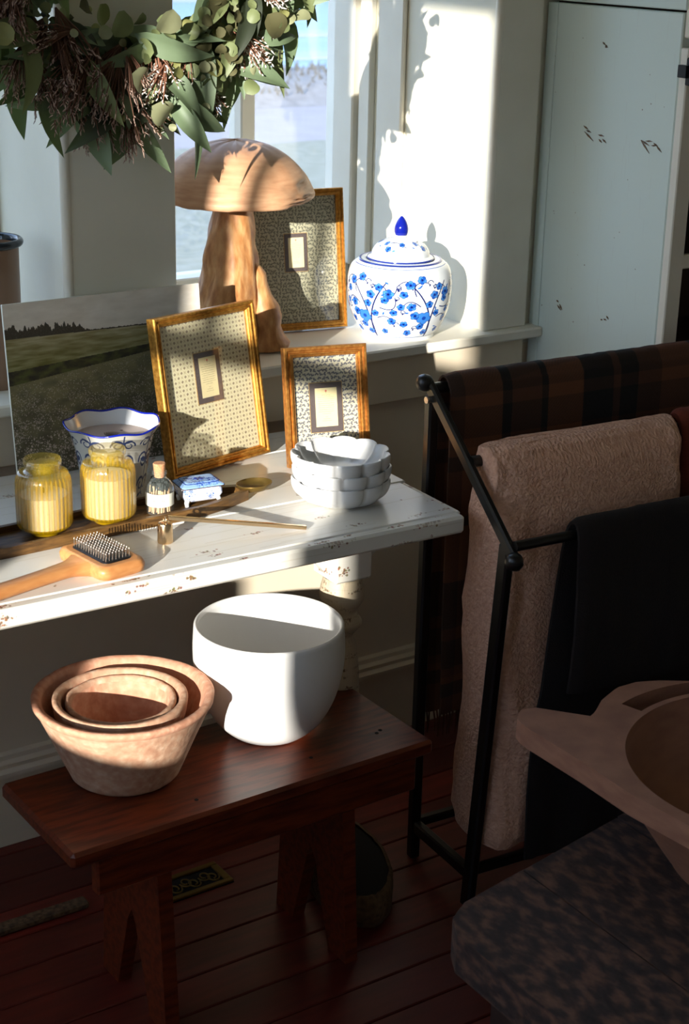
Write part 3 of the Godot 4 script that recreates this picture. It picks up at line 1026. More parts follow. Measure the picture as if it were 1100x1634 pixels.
# ------------------------------------------------------------------ room shell
func build_room() -> void:
	var x0 := -1.0
	var x1 := 3.4
	var z1 := 1.7
	var top := 2.45
	# floor: sub floor and single boards
	var fl := struct("floor", bbox(Vector3(x0 - 0.2, -0.12, -2.8), Vector3(x1 + 0.2, -0.022, z1 + 0.2), 0.0), mats["dark log"], "red-brown board floor")
	rng.seed = 2
	var bw := 0.0768
	var z := -2.36
	var k := 0
	while z < z1:
		var br := bbox(Vector3(x0, -0.022, z + 0.0012), Vector3(x1, 0.0, z + bw - 0.0012), 0.0018)
		var o := part(fl, "board", br, mats["floor board %d" % rng.randi_range(0, 2)])
		z += bw
		k += 1
	struct("ceiling", bbox(Vector3(x0 - 0.2, top, -2.9), Vector3(x1 + 0.2, top + 0.15, z1 + 0.2), 0.0), mats["ceiling paint"], "plain pale ceiling")
	# front wall: breast below the sill, head above, piers between the openings
	var b := MB.new()
	b.box(Vector3(x0 - 0.2, 0, -2.86), Vector3(x1 + 0.2, 0.744, WZ), 0.0)
	struct("wall_front", b.done(), mats["low wall paint"], "tan painted wall under the window sill")
	b = MB.new()
	b.box(Vector3(x0 - 0.2, 0.744, -2.86), Vector3(0.40, top, WZ), 0.0)
	b.box(Vector3(1.862, 0.744, -2.86), Vector3(x1 + 0.2, top, WZ), 0.0)
	b.box(Vector3(0.40, 2.02, -2.86), Vector3(1.862, top, WZ), 0.0)
	struct("wall_front", b.done(), mats["wall paint"], "white wall around the deep windows")
	b = MB.new()
	b.box(Vector3(1.036, 0.744, -2.86), Vector3(1.221, 2.02, -2.31), 0.002)
	struct("wall_pier", b.done(), mats["wall paint"], "flat white pier between the two windows")
	# left wall with two openings
	# the sun comes in through the first one
	b = MB.new()
	var lw := -1.0
	var t := 0.14
	var wz0 := -0.632
	var wz1 := -0.112
	var wy0 := 0.924
	var wy1 := 2.153
	var vz0 := -2.28
	var vz1 := -1.42
	b.box(Vector3(lw - t, 0, -2.86), Vector3(lw, wy0, z1 + 0.2), 0.0)
	b.box(Vector3(lw - t, wy1, -2.86), Vector3(lw, top, z1 + 0.2), 0.0)
	b.box(Vector3(lw - t, wy0, -2.86), Vector3(lw, wy1, vz0), 0.0)
	b.box(Vector3(lw - t, wy0, vz1), Vector3(lw, wy1, wz0), 0.0)
	b.box(Vector3(lw - t, wy0, wz1), Vector3(lw, wy1, 1.1), 0.0)
	b.box(Vector3(lw - t, wy0, 1.1), Vector3(lw, 1.40, 1.6), 0.0)
	b.box(Vector3(lw - t, wy0, 1.6), Vector3(lw, wy1, z1 + 0.2), 0.0)
	struct("wall_left", b.done(), mats["wall paint"], "white left wall with three windows")
	# sash bars of the left windows
	b = MB.new()
	b.box(Vector3(lw - 0.06, 1.445, wz0), Vector3(lw - 0.02, 1.488, wz1), 0.002)
	b.box(Vector3(lw - 0.05, 1.488, -0.534), Vector3(lw - 0.03, wy1, -0.516), 0.002)
	struct("window_3", b.done(), mats["trim paint"], "sash bars of the sunny side window")
	var crate := thing("sill_crate", "small wooden crate on the sill of the sunny side window", "crate", Vector3(lw - 0.075, wy0, -0.596))
	for q in [[Vector3(-0.05, 0, -0.036), Vector3(0.05, 0.01, 0.036), "bottom_board"], [Vector3(-0.05, 0.01, -0.036), Vector3(-0.04, 0.112, 0.036), "side_board"], [Vector3(0.04, 0.01, -0.036), Vector3(0.05, 0.112, 0.036), "side_board"], [Vector3(-0.04, 0.01, -0.036), Vector3(0.04, 0.112, -0.026), "end_board"], [Vector3(-0.04, 0.01, 0.026), Vector3(0.04, 0.112, 0.036), "end_board"]]:
		part(crate, q[2], bbox(q[0], q[1], 0.001), mats["bench wood"])
	b = MB.new()
	b.box(Vector3(lw - 0.06, 1.445, vz0), Vector3(lw - 0.02, 1.488, vz1), 0.002)
	b.box(Vector3(lw - 0.06, wy0, -1.83), Vector3(lw - 0.02, wy1, -1.79), 0.002)
	struct("window_4", b.done(), mats["trim paint"], "sash bars of the second side window")
	b = MB.new()
	b.box(Vector3(x1, 0, -2.86), Vector3(x1 + 0.15, top, z1 + 0.2), 0.0)
	struct("wall_right", b.done(), mats["wall paint"], "white right wall of the room")
	b = MB.new()
	b.box(Vector3(x0 - 0.2, 0, z1), Vector3(x1 + 0.2, top, z1 + 0.15), 0.0)
	struct("wall_back", b.done(), mats["wall paint"], "white back wall of the room")
	# baseboard with moulded cap, in profile
	var prof := PackedVector2Array([Vector2(0, 0), Vector2(0.016, 0), Vector2(0.016, 0.128), Vector2(0.026, 0.134), Vector2(0.026, 0.142), Vector2(0.018, 0.147), Vector2(0.020, 0.155), Vector2(0.012, 0.160), Vector2(0.011, 0.168), Vector2(0, 0.170)])
	b = MB.new()
	b.prism(prof, -1.0, 1.98)
	for i in b.v.size():
		b.v[i] = Vector3(b.v[i].z, b.v[i].y, WZ + b.v[i].x)
		b.n[i] = Vector3(b.n[i].z, b.n[i].y, b.n[i].x)
	turn_faces(b)
	struct("baseboard_front", b.done(), mats["low wall paint"], "tan moulded baseboard under the window")

func build_window() -> void:
	# sill board and apron
	var sill := struct("trim_1", bbox(Vector3(-0.6, S - 0.019, -2.79), Vector3(1.981, S, -2.283), 0.003), mats["trim paint"], "long white window sill board")
	part(sill, "apron", bbox(Vector3(-0.6, 0.675, WZ), Vector3(1.955, S - 0.019, -2.307), 0.002), mats["low wall paint"])
	# casing right of the window, with a bead at the corner
	var cs := struct("trim_2", bbox(Vector3(1.866, S, WZ), Vector3(1.957, 2.1, -2.307), 0.002), mats["trim paint"], "flat white casing board right of the window")
	part(cs, "bead", lathe([Vector2(0.0, S), Vector2(0.009, S), Vector2(0.009, 2.1), Vector2(0, 2.1)], 16), mats["trim paint"], Vector3(1.866, 0, -2.316))
	part(cs, "lower_board", bbox(Vector3(1.90, 0.168, WZ), Vector3(1.957, 0.675, -2.309), 0.002), mats["low wall paint"])
	var cl := struct("trim_3", lathe([Vector2(0.0, S), Vector2(0.009, S), Vector2(0.009, 2.02), Vector2(0, 2.02)], 16), mats["trim paint"], "rounded white bead on the pier corner", Vector3(1.034, 0, -2.316))
	# the two windows: stiles, rails, mullion, stops, panes
	for w in [[1.221, 1.862, 1.627, "window_1", "white window with a view of the water, right of the pier"], [0.40, 1.036, 0.72, "window_2", "white window left of the pier, mostly out of view"]]:
		var xa: float = w[0]
		var xb: float = w[1]
		var mu: float = w[2]
		var o := struct(w[3], bbox(Vector3(xa, S, -2.83), Vector3(xb, 0.832, -2.765), 0.003), mats["trim paint"], w[4])
		part(o, "head_rail", bbox(Vector3(xa, 1.96, -2.83), Vector3(xb, 2.02, -2.765), 0.003), mats["trim paint"])
		part(o, "stile", bbox(Vector3(xb - 0.022, 0.832, -2.83), Vector3(xb, 1.96, -2.735), 0.003), mats["trim paint"])
		part(o, "stile", bbox(Vector3(xa, 0.832, -2.83), Vector3(xa + 0.022, 1.96, -2.735), 0.003), mats["trim paint"])
		part(o, "stop", bbox(Vector3(xb - 0.014, S, -2.725), Vector3(xb, 2.02, -2.688), 0.002), mats["trim paint"])
		part(o, "stop", bbox(Vector3(xb - 0.011, S, -2.668), Vector3(xb, 2.02, -2.585), 0.003), mats["trim paint"])
		part(o, "mullion", bbox(Vector3(mu - 0.016, 0.832, -2.825), Vector3(mu + 0.016, 1.96, -2.775), 0.003), mats["trim paint"])
		part(o, "pane", bbox(Vector3(xa + 0.02, 0.83, -2.803), Vector3(mu - 0.014, 1.962, -2.800), 0.0), mats["window glass"])
		part(o, "pane", bbox(Vector3(mu + 0.014, 0.83, -2.803), Vector3(xb - 0.02, 1.962, -2.800), 0.0), mats["window glass"])

func build_cabinet() -> void:
	var o := thing("bookcase", "white built-in bookcase with scuffed side panel right of the window", "bookcase", Vector3(1.98, 0, 0))
	var zf := -1.987
	part(o, "side_panel", bbox(Vector3(0, 0, WZ + 0.004), Vector3(0.022, 1.364, zf), 0.002), mats["cabinet paint"])
	part(o, "upper_side_panel", bbox(Vector3(0.001, 1.368, WZ + 0.004), Vector3(0.022, 2.4, zf + 0.004), 0.002), mats["cabinet paint"])
	part(o, "edge_strip", bbox(Vector3(-0.0025, 0.0, WZ + 0.004), Vector3(0.0, 1.364, WZ + 0.03), 0.0008), mats["cabinet paint"])
	part(o, "front_stile", bbox(Vector3(0.0, 0, zf), Vector3(0.034, 1.31, zf + 0.018), 0.002), mats["trim paint"])
	part(o, "upper_stile", bbox(Vector3(0.004, 1.325, zf), Vector3(0.034, 2.4, zf + 0.018), 0.002), mats["trim paint"])
	part(o, "far_side_panel", bbox(Vector3(0.93, 0, WZ + 0.004), Vector3(0.952, 2.4, zf), 0.002), mats["cabinet inside"])
	part(o, "back_panel", bbox(Vector3(0.022, 0, WZ + 0.004), Vector3(0.93, 2.4, WZ + 0.016), 0.0), mats["cabinet inside"])
	for y in [0.10, 0.53, 0.745, 0.957, 1.168, 1.40, 1.75, 2.1]:
		var sh := part(o, "shelf", bbox(Vector3(0.022, y - 0.012, WZ + 0.016), Vector3(0.93, y + 0.008, zf - 0.002), 0.001), mats["cabinet inside"])
		part(sh, "shelf_edge", bbox(Vector3(0.034, y - 0.013, zf - 0.002), Vector3(0.93, y + 0.011, zf + 0.012), 0.002), mats["trim paint"])
	var la := part(o, "latch", bbox(Vector3(-0.004, 1.252, zf + 0.018), Vector3(0.05, 1.296, zf + 0.034), 0.002), mats["black iron"])
	part(la, "catch", bbox(Vector3(-0.010, 1.264, zf + 0.006), Vector3(0.0, 1.284, zf + 0.026), 0.001), mats["black iron"])
	# gouges in the painted side: small torn slivers of bare wood
	rng.seed = 44
	for g in [[1.156, -2.205, 0.045], [1.146, -2.165, 0.03], [1.150, -2.055, 0.05], [1.152, -2.03, 0.035], [1.30, -2.17, 0.012], [0.835, -2.245, 0.02], [0.835, -2.12, 0.016]]:
		var b := MB.new()
		var y: float = g[0]
		var zz: float = g[1]
		for k in 3:
			var a := Vector2(zz + rng.randf_range(-0.008, 0.008), y + rng.randf_range(-0.006, 0.006))
			var dd: Vector2 = Vector2(rng.randf_range(0.4, 1.0), rng.randf_range(-0.7, 0.1)).normalized() * g[2] * rng.randf_range(0.3, 0.7)
			var pr := dd.orthogonal().normalized() * 0.0016
			b.prism(PackedVector2Array([a, a + dd * 0.4 + pr, a + dd, a + dd * 0.5 - pr]), 0.0, 0.0012)
		for i in b.v.size():
			b.v[i] = Vector3(-b.v[i].z, b.v[i].y, b.v[i].x)
			b.n[i] = Vector3(-b.n[i].z, b.n[i].y, b.n[i].x)
		part(o, "gouge", b.done(), mats["tray wood"])
	# dark things half seen on the shelves are left as the brown back of the case

# ------------------------------------------------------------------ furniture
func build_table() -> void:
	var o := thing("painted_table", "chipped white painted wooden table under the window sill", "table", Vector3(1.415, 0, -1.778), Basis(Vector3.UP, deg_to_rad(-1.5)))
	# local: x runs left from the right end (negative), z runs back (negative)
	var m: Material = mats["chipped paint"]
	var th := 0.026
	for q in [[-0.020, -0.172], [-0.174, -0.395], [-0.397, -0.492]]:
		part(o, "plank", bbox(Vector3(-1.1, T - th, q[1]), Vector3(0.012 if q[0] < -0.1 else 0.0, T, q[0]), 0.0025), m)
	part(o, "front_edge", bbox(Vector3(-1.1, T - th - 0.002, -0.0205), Vector3(0.001, T - 0.0005, 0.0), 0.004), mats["worn paint edge"])
	part(o, "end_edge", bbox(Vector3(0.0005, T - th, -0.172), Vector3(0.008, T - 0.001, -0.021), 0.003), mats["worn paint edge"])
	part(o, "apron", bbox(Vector3(-1.0, T - th - 0.05, -0.40), Vector3(-0.06, T - th - 0.002, -0.38), 0.003), mats["worn paint edge"])
	for lx in [-0.105, -0.98]:
		for lz in [-0.17, -0.42]:
			if lz < -0.3 and lx > -0.5:
				continue
			var leg := part(o, "leg", bbox(Vector3(lx - 0.034, 0.535, lz - 0.034), Vector3(lx + 0.034, T - th - 0.002, lz + 0.034), 0.004), mats["worn paint edge"])
			var pr := smooth_prof([Vector2(0.026, 0.0), Vector2(0.030, 0.03), Vector2(0.022, 0.07), Vector2(0.024, 0.20), Vector2(0.031, 0.33), Vector2(0.026, 0.41), Vector2(0.020, 0.435), Vector2(0.033, 0.455), Vector2(0.024, 0.475), Vector2(0.036, 0.50), Vector2(0.030, 0.534)], 5)
			part(leg, "turning", lathe(pr, 24), mats["old leg paint"], Vector3(lx, 0, lz))
			if lx > -0.5:
				for s in [-1.0, 1.0]:
					var ym := T - th - 0.002
					var poly := PackedVector2Array([Vector2(0, ym), Vector2(s * 0.078, ym), Vector2(s * 0.080, ym - 0.012), Vector2(s * 0.066, ym - 0.022), Vector2(s * 0.050, ym - 0.020), Vector2(s * 0.044, ym - 0.034), Vector2(s * 0.030, ym - 0.045), Vector2(s * 0.026, ym - 0.070), Vector2(s * 0.012, ym - 0.082), Vector2(0, ym - 0.098)])
					var b := MB.new()
					b.prism(poly, -0.010, 0.010)
					part(o, "scroll_bracket", b.done(), mats["worn paint edge"], Vector3(lx + s * 0.034, 0, lz))

func build_bench() -> void:
	var o := thing("wooden_bench", "small dark stained wooden bench carrying the white and clay pots", "bench", Vector3(1.04, 0, -1.822), Basis(Vector3.UP, deg_to_rad(1.2)))
	var m: Material = mats["bench wood"]
	var hx := 0.285
	var hz := 0.113
	var top := MB.new()
	top.box(Vector3(-hx - 0.022, B - 0.024, -hz), Vector3(hx, B, hz), 0.005)
	part(o, "seat", top.done(), m)
	part(o, "side_rail", bbox(Vector3(-hx + 0.02, B - 0.085, hz - 0.034), Vector3(hx - 0.02, B - 0.024, hz - 0.014), 0.003), m)
	part(o, "side_rail", bbox(Vector3(-hx + 0.02, B - 0.085, -hz + 0.014), Vector3(hx - 0.02, B - 0.024, -hz + 0.034), 0.003), m)
	for s in [-1.0, 1.0]:
		var b := MB.new()
		# board leg with a pointed cut-out between two feet
		b.prism(PackedVector2Array([Vector2(-0.098, 0), Vector2(-0.050, 0), Vector2(-0.012, 0.135), Vector2(0.0, 0.155), Vector2(0.012, 0.135), Vector2(0.050, 0), Vector2(0.098, 0), Vector2(0.080, B - 0.086), Vector2(0.078, B - 0.024), Vector2(-0.078, B - 0.024), Vector2(-0.080, B - 0.086)]), -0.011, 0.011)
		part(o, "leg", b.done(), m, Vector3(s * 0.155, 0, 0), Basis(Vector3.UP, PI / 2))
	for q in [[0.10, 0.06], [-0.10, 0.075], [0.225, 0.05], [0.235, 0.045]]:
		part(o, "peg", lathe([Vector2(0.0, B - 0.003), Vector2(0.0035, B - 0.003), Vector2(0.003, B + 0.0004), Vector2(0.0, B + 0.0004)], 10), mats["dark log"], Vector3(q[0], 0, q[1]))

func build_pots() -> void:
	# tall white bowl
	var o := thing("white_pot", "round white ceramic pot with open top on the bench", "pot", Vector3(1.134, B, -1.872))
	var outer := smooth_prof([Vector2(0.0, 0.0), Vector2(0.046, 0.0), Vector2(0.062, 0.006), Vector2(0.083, 0.028), Vector2(0.100, 0.062), Vector2(0.110, 0.102), Vector2(0.1125, 0.135), Vector2(0.111, 0.168)], 6)
	var rim := [Vector2(0.1105, 0.1735), Vector2(0.108, 0.176), Vector2(0.1055, 0.1745)]
	var inner := smooth_prof([Vector2(0.105, 0.168), Vector2(0.1065, 0.135), Vector2(0.104, 0.102), Vector2(0.094, 0.062), Vector2(0.078, 0.034), Vector2(0.055, 0.014), Vector2(0.0, 0.010)], 6)
	part(o, "body", lathe(outer, 72), mats["white stoneware"])
	part(o, "rim", lathe([outer[outer.size() - 1]] + rim + [inner[0]], 72, 80.0), mats["white stoneware"])
	part(o, "inside", lathe(inner, 72), mats["white stoneware"])
	# clay pot with two smaller ones nested in it
	o = thing("terracotta_pot", "largest wide clay pot, on the left end of the bench", "clay pot", Vector3(0.893, B, -1.866), Basis(), "nested clay pots")
	part(o, "body", wobbly([Vector2(0.0, 0.0), Vector2(0.070, 0.0), Vector2(0.077, 0.006), Vector2(0.117, 0.100), Vector2(0.123, 0.113)], 64, 1, 0.0012), mats["weathered clay"])
	part(o, "rim", wobbly([Vector2(0.123, 0.113), Vector2(0.127, 0.118), Vector2(0.1275, 0.1235), Vector2(0.123, 0.1255), Vector2(0.116, 0.1235), Vector2(0.113, 0.117)], 64, 1, 0.0012), mats["terracotta"])
	part(o, "inside", wobbly([Vector2(0.113, 0.117), Vector2(0.106, 0.095), Vector2(0.070, 0.012), Vector2(0.0, 0.010)], 64, 1, 0.0012), mats["terracotta"])
	o = thing("terracotta_pot", "middle clay pot with thick chalky rim, nested in the largest", "clay pot", Vector3(0.889, B + 0.0105, -1.868), Basis(), "nested clay pots")
	part(o, "body", wobbly([Vector2(0.0, 0.0), Vector2(0.062, 0.0), Vector2(0.092, 0.086), Vector2(0.0945, 0.104)], 56, 2, 0.001), mats["weathered clay"])
	part(o, "rim", wobbly([Vector2(0.0945, 0.104), Vector2(0.0945, 0.109), Vector2(0.091, 0.111), Vector2(0.085, 0.1095), Vector2(0.082, 0.103)], 56, 2, 0.001), mats["weathered clay"])
	part(o, "inside", wobbly([Vector2(0.082, 0.103), Vector2(0.080, 0.086), Vector2(0.054, 0.012), Vector2(0.0, 0.011)], 56, 2, 0.001), mats["terracotta"])
	o = thing("terracotta_pot", "smallest clay pot, innermost of the nested three", "clay pot", Vector3(0.891, B + 0.0225, -1.870), Basis(), "nested clay pots")
	part(o, "body", wobbly([Vector2(0.0, 0.0), Vector2(0.048, 0.0), Vector2(0.074, 0.080), Vector2(0.0775, 0.088)], 56, 3, 0.001), mats["weathered clay"])
	part(o, "rim", wobbly([Vector2(0.0775, 0.088), Vector2(0.0772, 0.0925), Vector2(0.074, 0.0935), Vector2(0.070, 0.0915), Vector2(0.068, 0.086)], 56, 3, 0.001), mats["weathered clay"])
	part(o, "inside", wobbly([Vector2(0.068, 0.086), Vector2(0.064, 0.068), Vector2(0.042, 0.010), Vector2(0.0, 0.009)], 56, 3, 0.001), mats["terracotta"])

# lathe with a slightly uneven hand-made surface
func wobbly(prof: Array, sides: int, sd: int, amp: float) -> ArrayMesh:
	var f := FastNoiseLite.new()
	f.seed = sd
	f.frequency = 9.0
	var fine := []
	for i in prof.size() - 1:
		var steps := clampi(int((prof[i + 1] - prof[i]).length() / 0.012), 1, 8)
		for k in steps:
			fine.append((prof[i] as Vector2).lerp(prof[i + 1], float(k) / steps))
	fine.append(prof[prof.size() - 1])
	var b := MB.new()
	var sh := ClayShaper.new()
	sh.noise = f
	sh.amp = amp
	b.lathe(fine, sides, 38.0, sh)
	return b.done()

# ------------------------------------------------------------------ pictures
func frame_rail(b: MB, w: float, h: float, prof: Array, side: int) -> void:
	# side 0 bottom, 1 right, 2 top, 3 left ; prof: Vector2(inset, depth)
	var cx := [[-1, 0], [1, 0], [1, 1], [-1, 1]]
	var rows := []
	for p in prof:
		var q := []
		for e in [side, (side + 1) % 4]:
			var sx: float = cx[e][0]
			var sy: float = cx[e][1]
			q.append(Vector3(sx * (w / 2.0 - p.x), (p.x if sy == 0 else h - p.x), p.y))
		rows.append(q)
	for i in rows.size() - 1:
		var d: Vector2 = prof[i + 1] - prof[i]
		var nrm := Vector2(-d.y, d.x)
		var inward: Vector3 = [Vector3(0, 1, 0), Vector3(-1, 0, 0), Vector3(0, -1, 0), Vector3(1, 0, 0)][side]
		b.quad_flat(rows[i][0], rows[i][1], rows[i + 1][1], rows[i + 1][0], inward * nrm.x + Vector3(0, 0, nrm.y))

func picture(label: String, at: Vector3, yaw: float, lean: float, w: float, h: float, fw: float, gold: Material, paper: Texture2D, pscale: float, cw: float, ch: float, cy: float, card: Texture2D) -> void:
	var o := thing("picture_frame", label, "picture frame", at, Basis(Vector3.UP, yaw) * Basis(Vector3.RIGHT, -lean), "gold framed verses")
	var prof := [Vector2(0.0, -0.016), Vector2(0.0, -0.001), Vector2(fw * 0.10, 0.0015), Vector2(fw * 0.30, 0.0015), Vector2(fw * 0.38, -0.0015), Vector2(fw * 0.52, -0.0018), Vector2(fw * 0.58, 0.0002), Vector2(fw * 0.72, 0.0002), Vector2(fw * 0.80, -0.003), Vector2(fw * 0.90, -0.003), Vector2(fw, -0.0055), Vector2(fw, -0.009)]
	for s in 4:
		var b := MB.new()
		frame_rail(b, w, h, prof, s)
		part(o, "rail", b.done(), gold)
	part(o, "backing_board", bbox(Vector3(-w / 2 + 0.003, 0.003, -0.0155), Vector3(w / 2 - 0.003, h - 0.003, -0.0105), 0.0), mats["frame back"])
	var iw := w - 2.0 * fw
	var ih := h - 2.0 * fw
	var pm := StandardMaterial3D.new()
	pm.resource_name = "patterned paper"
	pm.albedo_texture = paper
	pm.roughness = 0.8
	pm.uv1_scale = Vector3(iw / pscale, ih / pscale, 1)
	var b := MB.new()
	b.quad_flat(Vector3(-iw / 2 - 0.002, fw - 0.002, -0.0102), Vector3(iw / 2 + 0.002, fw - 0.002, -0.0102), Vector3(iw / 2 + 0.002, h - fw + 0.002, -0.0102), Vector3(-iw / 2 - 0.002, h - fw + 0.002, -0.0102), Vector3(0, 0, 1))
	part(o, "patterned_mat", b.done(), pm)
	var y0 := cy - ch / 2
	part(o, "card_fillet", bbox(Vector3(-cw / 2 - 0.001, y0 - 0.001, -0.0101), Vector3(cw / 2 + 0.001, y0 + ch + 0.001, -0.0096), 0.0), mats["fillet gold"])
	part(o, "card_border", bbox(Vector3(-cw / 2, y0, -0.0099), Vector3(cw / 2, y0 + ch, -0.0092), 0.0), mats["card border"])
	var cm := StandardMaterial3D.new()
	cm.resource_name = "verse card"
	cm.albedo_texture = card
	cm.roughness = 0.8
	b = MB.new()
	var bd := cw * 0.16
	b.quad_flat(Vector3(-cw / 2 + bd, y0 + bd, -0.0089), Vector3(cw / 2 - bd, y0 + bd, -0.0089), Vector3(cw / 2 - bd, y0 + ch - bd, -0.0089), Vector3(-cw / 2 + bd, y0 + ch - bd, -0.0089), Vector3(0, 0, 1))
	var cdp := part(o, "verse_card", b.done(), cm)
	cdp.set_meta("label", "cream card with lines of small script")
	part(o, "glass", bbox(Vector3(-iw / 2 - 0.001, fw - 0.001, -0.0085), Vector3(iw / 2 + 0.001, h - fw + 0.001, -0.0075), 0.0), mats["pane glass"])
	# strut that props the frame up from behind
	var ang := lean + 0.32
	part(o, "easel_strut", bbox(Vector3(-0.022, -h * 0.62, -0.003), Vector3(0.022, 0.0, 0.0), 0.001), mats["frame back"], Vector3(0, h * 0.60, -0.0165), Basis(Vector3.RIGHT, 0.20))

func build_frames() -> void:
	var dots := paper_dots()
	picture("tall gold frame with brown dotted paper, leaning on the painted table", Vector3(1.2128, T + 0.0045, -2.1457), 0.2191, 0.1719, 0.2075, 0.2495, 0.0148, mats["gold leaf"], dots, 0.0135, 0.052, 0.080, 0.143, card_tex(1))
	var navy := paper_leaves(Color(0.22, 0.22, 0.32), Color(0.86, 0.83, 0.70), 6)
	picture("small gold frame with navy leaf paper behind the stacked bowls", Vector3(1.3642, T + 0.0045, -2.064), -0.2525, 0.2139, 0.1384, 0.1901, 0.0165, mats["copper gold leaf"], navy, 0.040, 0.054, 0.079, 0.092, card_tex(2))
	var olive := paper_leaves(Color(0.30, 0.30, 0.22), Color(0.74, 0.71, 0.58), 7)
	picture("gold frame with grey-green leaf paper on the sill beside the mushroom", Vector3(1.556, S + 0.0045, -2.4628), -0.1825, 0.144, 0.186, 0.2527, 0.013, mats["gold leaf"], olive, 0.036, 0.044, 0.068, 0.140, card_tex(3))

func build_poster() -> void:
	var o := thing("landscape_print", "unframed landscape print of a flowering field leaning against the sill", "print", Vector3(1.078, T + 0.001, -2.252), Basis(Vector3.RIGHT, -0.115))
	var w := 0.336
	var h := 0.270
	part(o, "board", bbox(Vector3(-w / 2, 0, -0.006), Vector3(w / 2, h, -0.0006), 0.0008), mats["paper label"])
	var m := StandardMaterial3D.new()
	m.resource_name = "printed landscape"
	m.albedo_texture = landscape_tex()
	m.roughness = 0.75
	var b := MB.new()
	b.quad_flat(Vector3(-w / 2, 0, 0), Vector3(w / 2, 0, 0), Vector3(w / 2, h, 0), Vector3(-w / 2, h, 0), Vector3(0, 0, 1))
	part(o, "picture", b.done(), m)

# ------------------------------------------------------------------ things on the sill
func build_mushroom() -> void:
	var o := thing("wooden_mushroom", "large carved wooden mushroom standing on the window sill", "mushroom", Vector3(1.392, S, -2.425))
	var f := FastNoiseLite.new()
	f.seed = 15
	f.frequency = 6.0
	# cap: shallow dome with a chipped lip
	var b := MB.new()
	var prof := smooth_prof([Vector2(0.0, 0.092), Vector2(0.045, 0.087), Vector2(0.086, 0.069), Vector2(0.118, 0.038), Vector2(0.134, 0.010), Vector2(0.137, 0.0), Vector2(0.131, -0.007), Vector2(0.10, -0.004), Vector2(0.03, 0.006), Vector2(0.0, 0.006)], 5)
	prof.reverse()
	var sh := CapShaper.new()
	sh.noise = f
	b.lathe(prof, 72, 40.0, sh)
	part(o, "cap", b.done(), mats["mushroom cap wood"], Vector3(0.004, 0.268, 0.0))
	# stem: gnarled root with flutes and buttresses
	b = MB.new()
	var rings := []
	var sk := [[0.0, 0.060], [0.02, 0.058], [0.06, 0.060], [0.10, 0.058], [0.15, 0.050], [0.20, 0.041], [0.25, 0.033], [0.276, 0.036]]
	for i in sk.size() * 6 - 5:
		var fi := i / 6.0
		var a: int = mini(int(fi), sk.size() - 2)
		var t := fi - a
		var y: float = lerpf(sk[a][0], sk[a + 1][0], t)
		var r: float = lerpf(sk[a][1], sk[a + 1][1], smoothstep(0, 1, t))
		var row := PackedVector3Array()
		for k in 49:
			var an := TAU * (k % 48) / 48.0
			var d := Vector3(cos(an), 0, sin(an))
			var fl := 1.0 + 0.10 * sin(an * 3.0 + y * 9.0 + 0.6) * (1.0 - y / 0.25) + 0.16 * f.get_noise_3d(d.x * 0.16, y * 1.6, d.z * 0.16)
			# deep cleft facing the room on the right of the stem
			fl -= 0.30 * exp(-pow((wrapf(an - 0.62 - y * 1.2, -PI, PI)) / 0.20, 2.0)) * smoothstep(0.20, 0.12, y)
			row.append(d * r * fl + Vector3(-0.006 + 0.02 * y, y, 0.0))
		rings.append(row)
	b.grid(rings, true, true)
	for k in 48:
		b.tri_flat(Vector3(0, 0, 0), rings[0][k], rings[0][k + 1], Vector3.DOWN)
	part(o, "stem", b.done(), mats["root wood"])
	for q in [[0.70, 0.040, 0.16, 0.034], [0.25, 0.046, 0.10, 0.026], [2.75, 0.046, 0.06, 0.026], [-1.2, 0.042, 0.07, 0.024]]:
		b = MB.new()
		var an: float = q[0]
		var d := Vector3(cos(an), 0, sin(an))
		var rad: float = q[3]
		var path := smooth_path([d * (q[1] + 0.024) + Vector3(0, 0.003, 0), d * (q[1] + 0.018) + Vector3(0, q[2] * 0.35, 0), d * (q[1] - 0.002) + Vector3(0, q[2] * 0.8, 0), d * (q[1] - 0.022) + Vector3(0, q[2], 0)], 4)
		var rr := []
		for i in path.size():
			var t := float(i) / (path.size() - 1)
			rr.append(rad * (1.0 - 0.72 * t) * (1.0 + 0.18 * sin(i * 1.7)))
		b.tube(path, rr, 12)
		for i in b.v.size():
			b.v[i].y = maxf(b.v[i].y, 0.0005)
		part(o, "root", b.done(), mats["root wood"])

